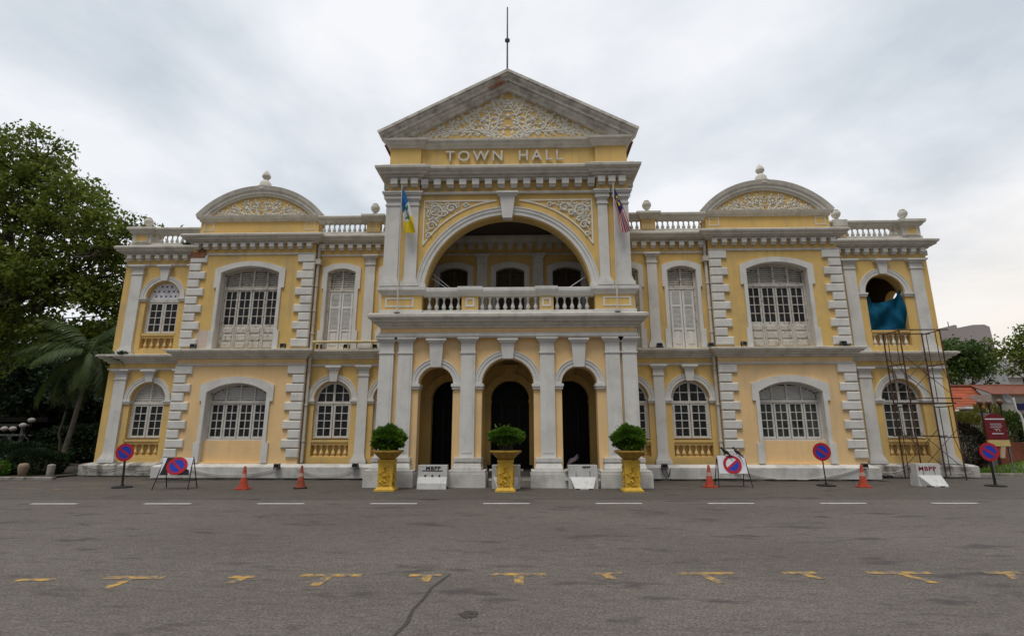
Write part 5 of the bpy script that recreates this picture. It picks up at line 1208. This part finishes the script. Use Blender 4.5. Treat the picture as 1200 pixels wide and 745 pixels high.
def polesign(loc, lean, lab, r=.27, tw=0, thick=.025):
    t = thing('no_parking_sign', lab, 'sign', loc, 0, 'round no parking signs')
    mb = MB(); mb.tube([(0, 0, .02), (lean, 0, 1.1)], thick, 8); mb.build('pole', 'black', t)
    mb = MB(); mb.lathe(0, 0, [(.27, 0), (.27, .03), (.22, .045), (.05, .05), (.04, .09)], 24); mb.build('base', 'rubber', t, True)
    mb = MB(); disc(mb, r, -.03, -35); o = mb.build('disc', ['red', 'blue', 'signwhite'], t); o.location = (lean, 0, 1.03); o.rotation_euler = (0, 0, tw)
polesign((-11.57, -.57, .004), -.06, 'round no parking sign on a pole beside the left folding sign', .265, .1, .03)
polesign((9.90, .5, .004), -.03, 'round no parking sign on a thin pole before the right bay', .275, -.05, .018)
polesign((15.06, .53, .004), -.02, 'round no parking sign on a thick pole in front of the maroon board', .28, -.1, .035)
# ---- folding signs
def aframe(loc, lab, w, h, z0, rz, legs):
    t = thing('folding_sign', lab, 'sign', loc, rz, 'folding no parking signs')
    tilt = .14; yz = lambda z: -.25+z*.25
    for x in (-w/2+.02, w/2-.02):
        mb = MB(); mb.tube([(x*1.25, -.28, 0), (x, -.02, z0+h)], .014, 6); mb.build('leg', 'black', t)
        mb = MB(); mb.tube([(x*1.1, .30, 0), (x, .0, z0+h)], .014, 6); mb.build('leg', 'black', t)
    mb = MB(); mb.tube([(-w*.57, -.2, .22), (w*.57, -.2, .22)], .01, 6); mb.tube([(-w*.53, .22, .22), (w*.53, .22, .22)], .01, 6); mb.build('stretcher', 'black', t)
    return t
t = aframe((-9.72, -.88, .004), 'folding no parking sign with black corners on its white panel', .86, .50, .40, .05, 0)
pn = MB(); pn.box(-.43, .43, -.012, .012, 0, .5); p = pn.build('panel', 'signwhite', t); p.location = (0, -.16, .40); p.rotation_euler = (-.25, 0, 0)
mb = MB(); mb.prism([(-.43, 0), (-.18, 0), (-.26, .24), (-.12, .5), (-.33, .5), (-.36, .3)], -.016, -.012); mb.prism([(.08, 0), (.43, 0), (.40, .14), (.26, .2)], -.016, -.012); mb.build('black_corner', 'black', p)
mb = MB(); disc(mb, .30, -.02, -45); d = mb.build('disc', ['red', 'blue', 'signwhite'], p); d.location = (.02, 0, .26); d.scale = (1.0, 1, .86)
t = aframe((6.88, .13, .004), 'folding sign with a half white and half blue disc, birds on top', .84, .54, .40, -.03, 0)
pn = MB(); pn.box(-.42, .42, -.012, .012, 0, .54); p = pn.build('panel', 'signwhite', t); p.location = (0, -.16, .40); p.rotation_euler = (-.25, 0, 0)
mb = MB(); disc(mb, .275, -.014, 38, True); d = mb.build('disc', ['red', 'blue', 'signwhite'], p); d.location = (.01, 0, .27)
# ---- birds
def bird(loc, rz, lab, up_):
    t = thing('bird', lab, 'bird', loc, rz, 'dark birds on the folding sign')
    mb = MB(); mb.tube([(.155, 0, .19), (.135, 0, .195), (.12, 0, .2), (.095, 0, .205), (.07, 0, .185), (.03, 0, .13), (-.02, 0, .09), (-.08, 0, .05), (-.13, 0, .0), (-.20, 0, -.06), (-.23, 0, -.085)],
                       [.003, .008, .022, .032, .03, .046, .055, .045, .024, .018, .008], 10)
    mb.build('body', 'feather', t, True)
    mb = MB()
    for k in (-1, 1): mb.tube([(-.01, k*.02, .06), (.0, k*.02, 0)], .005, 5)
    mb.build('legs', 'dark_brown', t)
bird((6.72, .1, .955), 2.6, 'dark bird perched nearer the rainwater pipe', 1); bird((7.08, .1, .955), 2.2, 'dark bird perched on the right half of the folding sign', 0)

# ---- water filled barriers
def barrier(loc, rz, w, ink, lab, holes=False, wedge=True, txt=(0, .55), tsize=.13, conn=True):
    t = thing('barrier', lab, 'barrier', loc, rz, 'white plastic barriers'); h = .67; hw = w/2
    mb = MB()
    if holes:
        mb.prism_yz([(-.24, 0), (.24, 0), (.20, .30), (.13, .40), (.13, h), (-.13, h), (-.13, .34), (-.22, .16)], -hw, hw)
        mb.box(-hw, hw, -.19, .17, .0, .05)
    else:
        mb.prism_yz([(-.13, 0), (.24, 0), (.2, .3), (.13, .4), (.13, h), (-.13, h)], -hw, hw)
        a, b, f = hw*.90, hw*.62, -.36
        if wedge == 2: a, b = hw*.97, hw*.8
        mb.add([(-a, -.131, .33), (a, -.131, .33), (-b if wedge != 2 else -hw*.35, f, .03), (b if wedge != 2 else hw*1.0, f, .03), (-a*.8, -.131, .0), (a*.98, -.131, .0), (-b if wedge != 2 else -hw*.35, f, 0), (b if wedge != 2 else hw, f, 0)],
               [(0, 1, 3, 2), (2, 3, 7, 6), (0, 2, 6, 4), (1, 5, 7, 3), (4, 6, 7, 5), (0, 4, 5, 1)])
    body = mb.build('body', 'plastic', t)
    rc = []
    if holes:
        for x in (-.21, 0, .21): mb = MB(); mb.arc(x, .375, [(.001, -.146), (.028, -.146), (.028, -.10), (.001, -.10)], 0, 2*PI, 12); mb.build('hole', 'dark_brown', t)
        rc.append((-.3, .3, -.136, -.12, .50, .525))
    else: rc += [(-hw*.5, -hw*.46, -.135, -.12, .34, .50), (hw*.46, hw*.5, -.135, -.12, .34, .50)]
    rc += [(-hw*.6, -hw*.3, -.40 if not holes else -.235, -.1, 0.001, .03), (hw*.3, hw*.6, -.40 if not holes else -.235, -.1, 0.001, .03)]
    for q in rc: mb = MB(); mb.box(*q); mb.build('recess', 'dark_brown', t)  # solid dark pieces on the body, shade of hollows put in as colour
    if conn:
        for k in (-1, 1):
            for z in (.22, .50): mb = MB(); a, b = sorted((k*hw, k*(hw+.09))); mb.box(a, b, -.05, .05, z, z+.05); mb.build('connector', 'plastic', t)
    if txt: text_mesh('MBPP', tsize, .002, 'lettering', ink, t, (txt[0], -.134, txt[1]), .004, 0, 1.25, 1.1)
    return t
barrier((-2.19, -.55, .004), 0, .86, 'ink_black', 'white barrier with three small holes and black MBPP lettering', True, 1, (.02, .54), .14, False)
barrier((-.01, -.45, .004), 0, .84, 'ink_black', 'white barrier half hidden behind the middle planter', False, 1, (0, .55), .1)
barrier((2.27, -.40, .004), 0, .86, 'ink_black', 'white barrier with a sloped white foot and small black lettering', False, 1, (.1, .585), .075)
barrier((13.08, .62, .004), .0, .72, 'ink_red', 'white barrier with crimson MBPP lettering before the scaffold', False, 2, (-.04, .47), .17, False)
# cloth in the dark porch
c = thing('draped_stand', 'small stand with a pale mauve cloth in the dark right arch', 'cloth', (2.12, 1.6, .16))
mb = MB()
for x, y in ((-.12, -.1), (.12, -.1), (.12, .1), (-.12, .1)): mb.tube([(x, y, 0), (x*.6, y*.6, .5)], .012, 5)
mb.build('stand', 'black', c)
mb = MB(); n = 8
for i in range(n+1):
    for j in range(n+1):
        u, v = i/n-.5, j/n-.5; mb.v.append((u*.42+.1*v, v*.3, .62+.26*u-.5*abs(v)**1.7-.1*math.sin(u*9)*.2-.7*max(0, -u-.2)))
for i in range(n):
    for j in range(n): a = i*(n+1)+j; mb.f.append((a, a+n+1, a+n+2, a+1)); mb.m.append(0)
o = mb.build('cloth', 'cloth', c, True)

# ---- flags
def flagpole(x, y, z0, x1, z1, lab):
    t = thing('flagpole', lab, 'flagpole', (x, y, z0), 0, 'white flagpoles on the balcony'); mb = MB(); mb.tube([(0, 0, 0), (x1-x, -.02, z1-z0)], [.024, .018], 8); mb.build('pole', 'pipe', t)
    mb = MB(); mb.box(-.09, .09, -.07, .07, -.0, .03); mb.build('base', 'steel', t)
flagpole(-3.57, -.30, 5.40, -3.61, 9.9, 'white flagpole carrying the blue, white and yellow flag'); flagpole(3.55, -.30, 5.40, 3.59, 9.87, 'white flagpole carrying the striped red and white flag')
def flag(x, y, z, lab, kind, ln, dx, dx2):
    mb = MB(); nu, nv = 36, 28; H = .66
    def pos(u, v):
        sp = (dx+(dx2-dx)*v)*u**.85
        f = math.sin(v*9+u*5)*.055*u+math.sin(v*17-u*7)*.02*u
        return (x+.02+sp+f*.6, y-.03-.09*math.sin(v*PI*1.6+u*2)*u+f, z-H*v*(1-.9*u**.8)-ln*u)
    for i in range(nu+1):
        for j in range(nv+1): mb.v.append(pos(i/nu, j/nv))
    for i in range(nu):
        for j in range(nv):
            a = i*(nv+1)+j; u, v = (i+.5)/nu, (j+.5)/nv
            if kind == 0:
                m = 0 if u < .34 else (1 if u < .66 else 2)
                if .36 < u < .64 and (abs(v-.5) < .07 or (abs(v-.35) < .2 and abs(u-.42) < .05) or (abs(v-.6) < .2 and abs(u-.56) < .035)): m = 3
            else:
                m = 4 if int(v*14) % 2 == 0 else 1
                if u < .5 and v < 8/14:
                    m = 5; d = math.hypot((u-.2)*2, v-.29)
                    if .11 < d < .17 and u < .24 or math.hypot((u-.32)*2, v-.29) < .09: m = 2
            mb.f.append((a, a+nv+1, a+nv+2, a+1)); mb.m.append(m)
    o = mb.build('flag', ['flag_blue', 'flag_white', 'flag_yellow', 'flag_green', 'flag_red', 'flag_navy'], None, True); tag(o, lab, 'flag'); return o
flag(-3.61, -.32, 9.80, 'limp blue, white and yellow flag with a green palm emblem', 0, 1.60, .56, .16)
flag(3.585, -.32, 9.70, 'limp red and white striped flag with a dark blue corner', 1, 1.55, .50, .12)

# ---- floodlights
def flood():
    t = thing('floodlight', '', 'floodlight', (0, 0, 0), 0, 'floodlights on ledges and plinth'); mb = MB(); mb.cbox(-.10, .10, -.07, .05, .05, .19, .02); mb.build('housing', 'grey', t)
    mb = MB(); mb.box(-.085, .085, -.074, -.071, .065, .175); mb.build('lens', 'glass', t); mb = MB(); mb.box(-.12, -.105, -.02, .02, 0, .13); mb.box(.105, .12, -.02, .02, 0, .13); mb.box(-.12, .12, -.02, .02, 0, .012); mb.build('bracket', 'black', t)
    return t
f0 = flood()
FL = [(-11.95, 2.42, 4.70, 'floodlight on the ledge by the pale repair patch'), (-8.52, 2.42, 4.70, 'floodlight on the ledge right of the left bay doors'), (8.6, 2.42, 4.70, 'floodlight on the ledge left of the right bay doors'), (12.2, 2.42, 4.70, 'floodlight on the ledge next to the scaffolded wing'),
      (-7.25, 2.68, 4.70, 'floodlight under the cream ledge rail, at its end by the rainwater pipe'), (-6.2, 2.68, 4.70, 'floodlight under the middle of the cream ledge rail'), (-5.15, 2.68, 4.70, 'floodlight under the cream ledge rail, at its end by the portico'), (5.6, 2.68, 4.70, 'floodlight on the ledge beside the right upper pilaster'), (7.5, 2.68, 4.70, 'floodlight on the ledge at the right rainwater pipe'),
      (-8.25, 2.28, .36, 'floodlight on the plinth above the bright cone'), (-5.45, 2.28, .38, 'floodlight on the plinth close to the left flag planter'), (5.4, 2.28, .38, 'floodlight on the plinth close to the right flag planter'), (12.25, 2.28, .40, 'floodlight on the plinth behind the cone near the scaffold'), (7.9, 2.28, .36, 'floodlight on the plinth behind the sign with birds')]
for i, (x, y, z, lab) in enumerate(FL):
    if i == 0: f0.location = (x, y, z); f0['label'] = lab
    else: dup(f0, (x, y, z), lab, random.Random(i).uniform(-.4, .4))
# ---- cables sagging along the plinth
def cable(pts, lab, r=.016, m='cable'):
    P = []
    for (a, b, sg) in pts:
        for i in range(13): t = i/12; p = Vector(a).lerp(Vector(b), t); p.z -= sg*4*t*(1-t); P.append(p)
    mb = MB(); mb.tube(P, r, 6); tag(mb.build('cable', m, None, True), lab, 'cable', 'cables along the plinth')
cable([((-11.5, 2.34, .38), (-8.2, 2.34, .40), .24)], 'white cable sagging along the plinth behind the bright cone'); cable([((-7.6, 2.34, .42), (-5.4, 2.34, .40), .26)], 'white cable sagging between pipe and planter on the left plinth', .012)
cable([((7.9, 2.34, .40), (9.3, 2.34, .05), .06), ((9.3, 2.34, .05), (10.3, 2.34, .04), 0), ((10.3, 2.34, .05), (12.1, 2.34, .42), .05)], 'white cable drooping to the ground behind the right pole sign', .018)
cable([((-16.4, 3.58, .38), (-14.9, 3.58, .33), .12), ((-14.9, 3.58, .33), (-12.9, 3.58, .42), .18)], 'thin dark cable on the stained left wing plinth', .01, 'dark_brown')
rg = random.Random(8)
for k, (x0, x1, lab) in enumerate(((12.7, 13.9, 'tangle of black hose at the foot of the scaffolded wing'),)):
    mb = MB(); P = [(x0+(x1-x0)*i/40, 3.38+.08*math.sin(i*1.3), .04+.05*abs(math.sin(i*.9))+.05*(i % 7 == 0)) for i in range(41)]; mb.tube(P, .025, 6); tag(mb.build('hose', 'rubber', None, True), lab, 'hose')
cable([((13.0, 3.54, .42), (14.6, 3.54, .40), .22), ((14.6, 3.54, .40), (16.8, 3.54, .2), .1)], 'grey cable on the stained plinth behind the scaffold', .012, 'pipe')
cable([((5.45, 2.3, .42), (5.6, 2.28, .40), .28), ((5.6, 2.28, .4), (5.3, 2.25, .38), .3)], 'looped cable hanging under the floodlight right of the portico', .012, 'dark_brown')

# ---- tarpaulin in the open window of the right wing
mb = MB(); nu, nv = 44, 30; x0, x1, zb = 14.22, 15.80, 5.60
def tp(u, v):
    top = 7.08-.36*math.sin(PI*min(1, u*1.05))**.8+.16*u**3
    z = zb+(top-zb)*v; sag = (1-v)
    y = 4.02+.06*math.sin(u*21+2*v)*(.35+.65*v)+.06*math.sin(u*8-v*7)+.04*math.sin((u-.5)**2*30+v*7)
    return (x0+(x1-x0)*u+.03*math.sin(v*9)*(1 if 0 < u < 1 else 0)-.02*v, y, z+.02*math.sin(u*14)*v)
for i in range(nu+1):
    for j in range(nv+1): mb.v.append(tp(i/nu, j/nv))
for i in range(nu):
    for j in range(nv): a = i*(nv+1)+j; mb.f.append((a, a+nv+1, a+nv+2, a+1)); mb.m.append(0)
o = mb.build('tarpaulin', 'tarp', None, True); tag(o, 'blue tarpaulin slung across the open arch of the right wing', 'tarpaulin')
# ---- scaffold
sc = thing('scaffold', 'rusty tube scaffold standing against the right wing', 'scaffold', (15.1, 3.05, .004))
ax = (-.70, .77); ay = (-.45, .43)
for x in ax:
    for lv in range(2):
        mb = MB(); z0 = lv*2.62; z1 = z0+2.60
        if lv == 1: z1 = 5.36
        for y in ay: mb.tube([(x, y, z0), (x, y, z1)], .024, 6)
        mb.tube([(x, ay[0], z1-.06), (x, ay[1], z1-.06)], .02, 6); mb.tube([(x, ay[0], z0+1.45), (x, ay[1], z0+1.45)], .02, 6); mb.tube([(x, ay[0]+.22, z0+1.45), (x, ay[0]+.22, z1-.06)], .014, 6); mb.tube([(x, ay[1]-.22, z0+.1), (x, ay[1]-.22, z1-.06)], .014, 6)
        mb.tube([(x, ay[0], z0+.8), (x, ay[0]+.22, z0+1.45)], .012, 5)
        mb.build('frame', 'rust', sc)
for y in ay:
    for lv in range(2):
        z0 = lv*2.62
        for a, b in (((.35), (1.75)), ((1.75), (.35))):
            mb = MB(); mb.tube([(ax[0], y-.03*(a > b), z0+a), (ax[1], y-.03*(a > b), z0+b)], .011, 5); mb.build('cross_brace', 'rust', sc)
for z, y in ((2.82, -.50), (5.33, -.45), (5.33, .43), (1.5, .43)):
    mb = MB(); mb.tube([(ax[0]-.2, y, z), (ax[1]+.3, y, z)], .022, 6); mb.build('rail', 'rust', sc)
mb = MB(); mb.box(ax[0]-.2, ax[1]+.25, -.3, .1, 2.64, 2.68); mb.build('plank', 'rust', sc)
# weeds rooted on the ledges
def weed(x, y, z, s, lab, sd):
    rg = np.random.default_rng(sd); n = int(170*s); P = np.array([x, y, z])+np.abs(rg.normal(size=(n, 3)))*np.array([1, 1, 1])*0
    P = P+rg.normal(size=(n, 3))*np.array([.16, .06, .02])*s; o = leaf_obj('weed', P-np.array([x, y, z]), .2*s, 'leaf_dark', None, sd, -1.0, .25); o.location = (x, y, z); tag(o, lab, 'weed', 'weeds rooted on the ledges')
weed(-15.6, 3.62, 4.70, .7, 'weed on the ledge above the left lower wing window', 61); weed(-13.6, 3.72, 9.36, .7, 'weed rooted below the left roof balusters', 62); weed(12.3, 2.42, 4.72, .45, 'weed on the ledge by the right quoin', 63)
# far treeline closing the horizon to both sides
rg = np.random.default_rng(77); pts = []
for a, b, y in ((75, 190, 85), (-170, -62, 60)):
    for _ in range(60):
        x = rg.uniform(a, b); r_ = rg.uniform(3, 5.5); pts.append((x, y+rg.uniform(-6, 6), r_*rg.uniform(.7, 1.2), r_))
struct(leaf_obj('far_wood', blob_points(pts, 9, 14, .9, 78, .5), 1.3, 'leaf_dark', None, 79, .2), 'stuff')
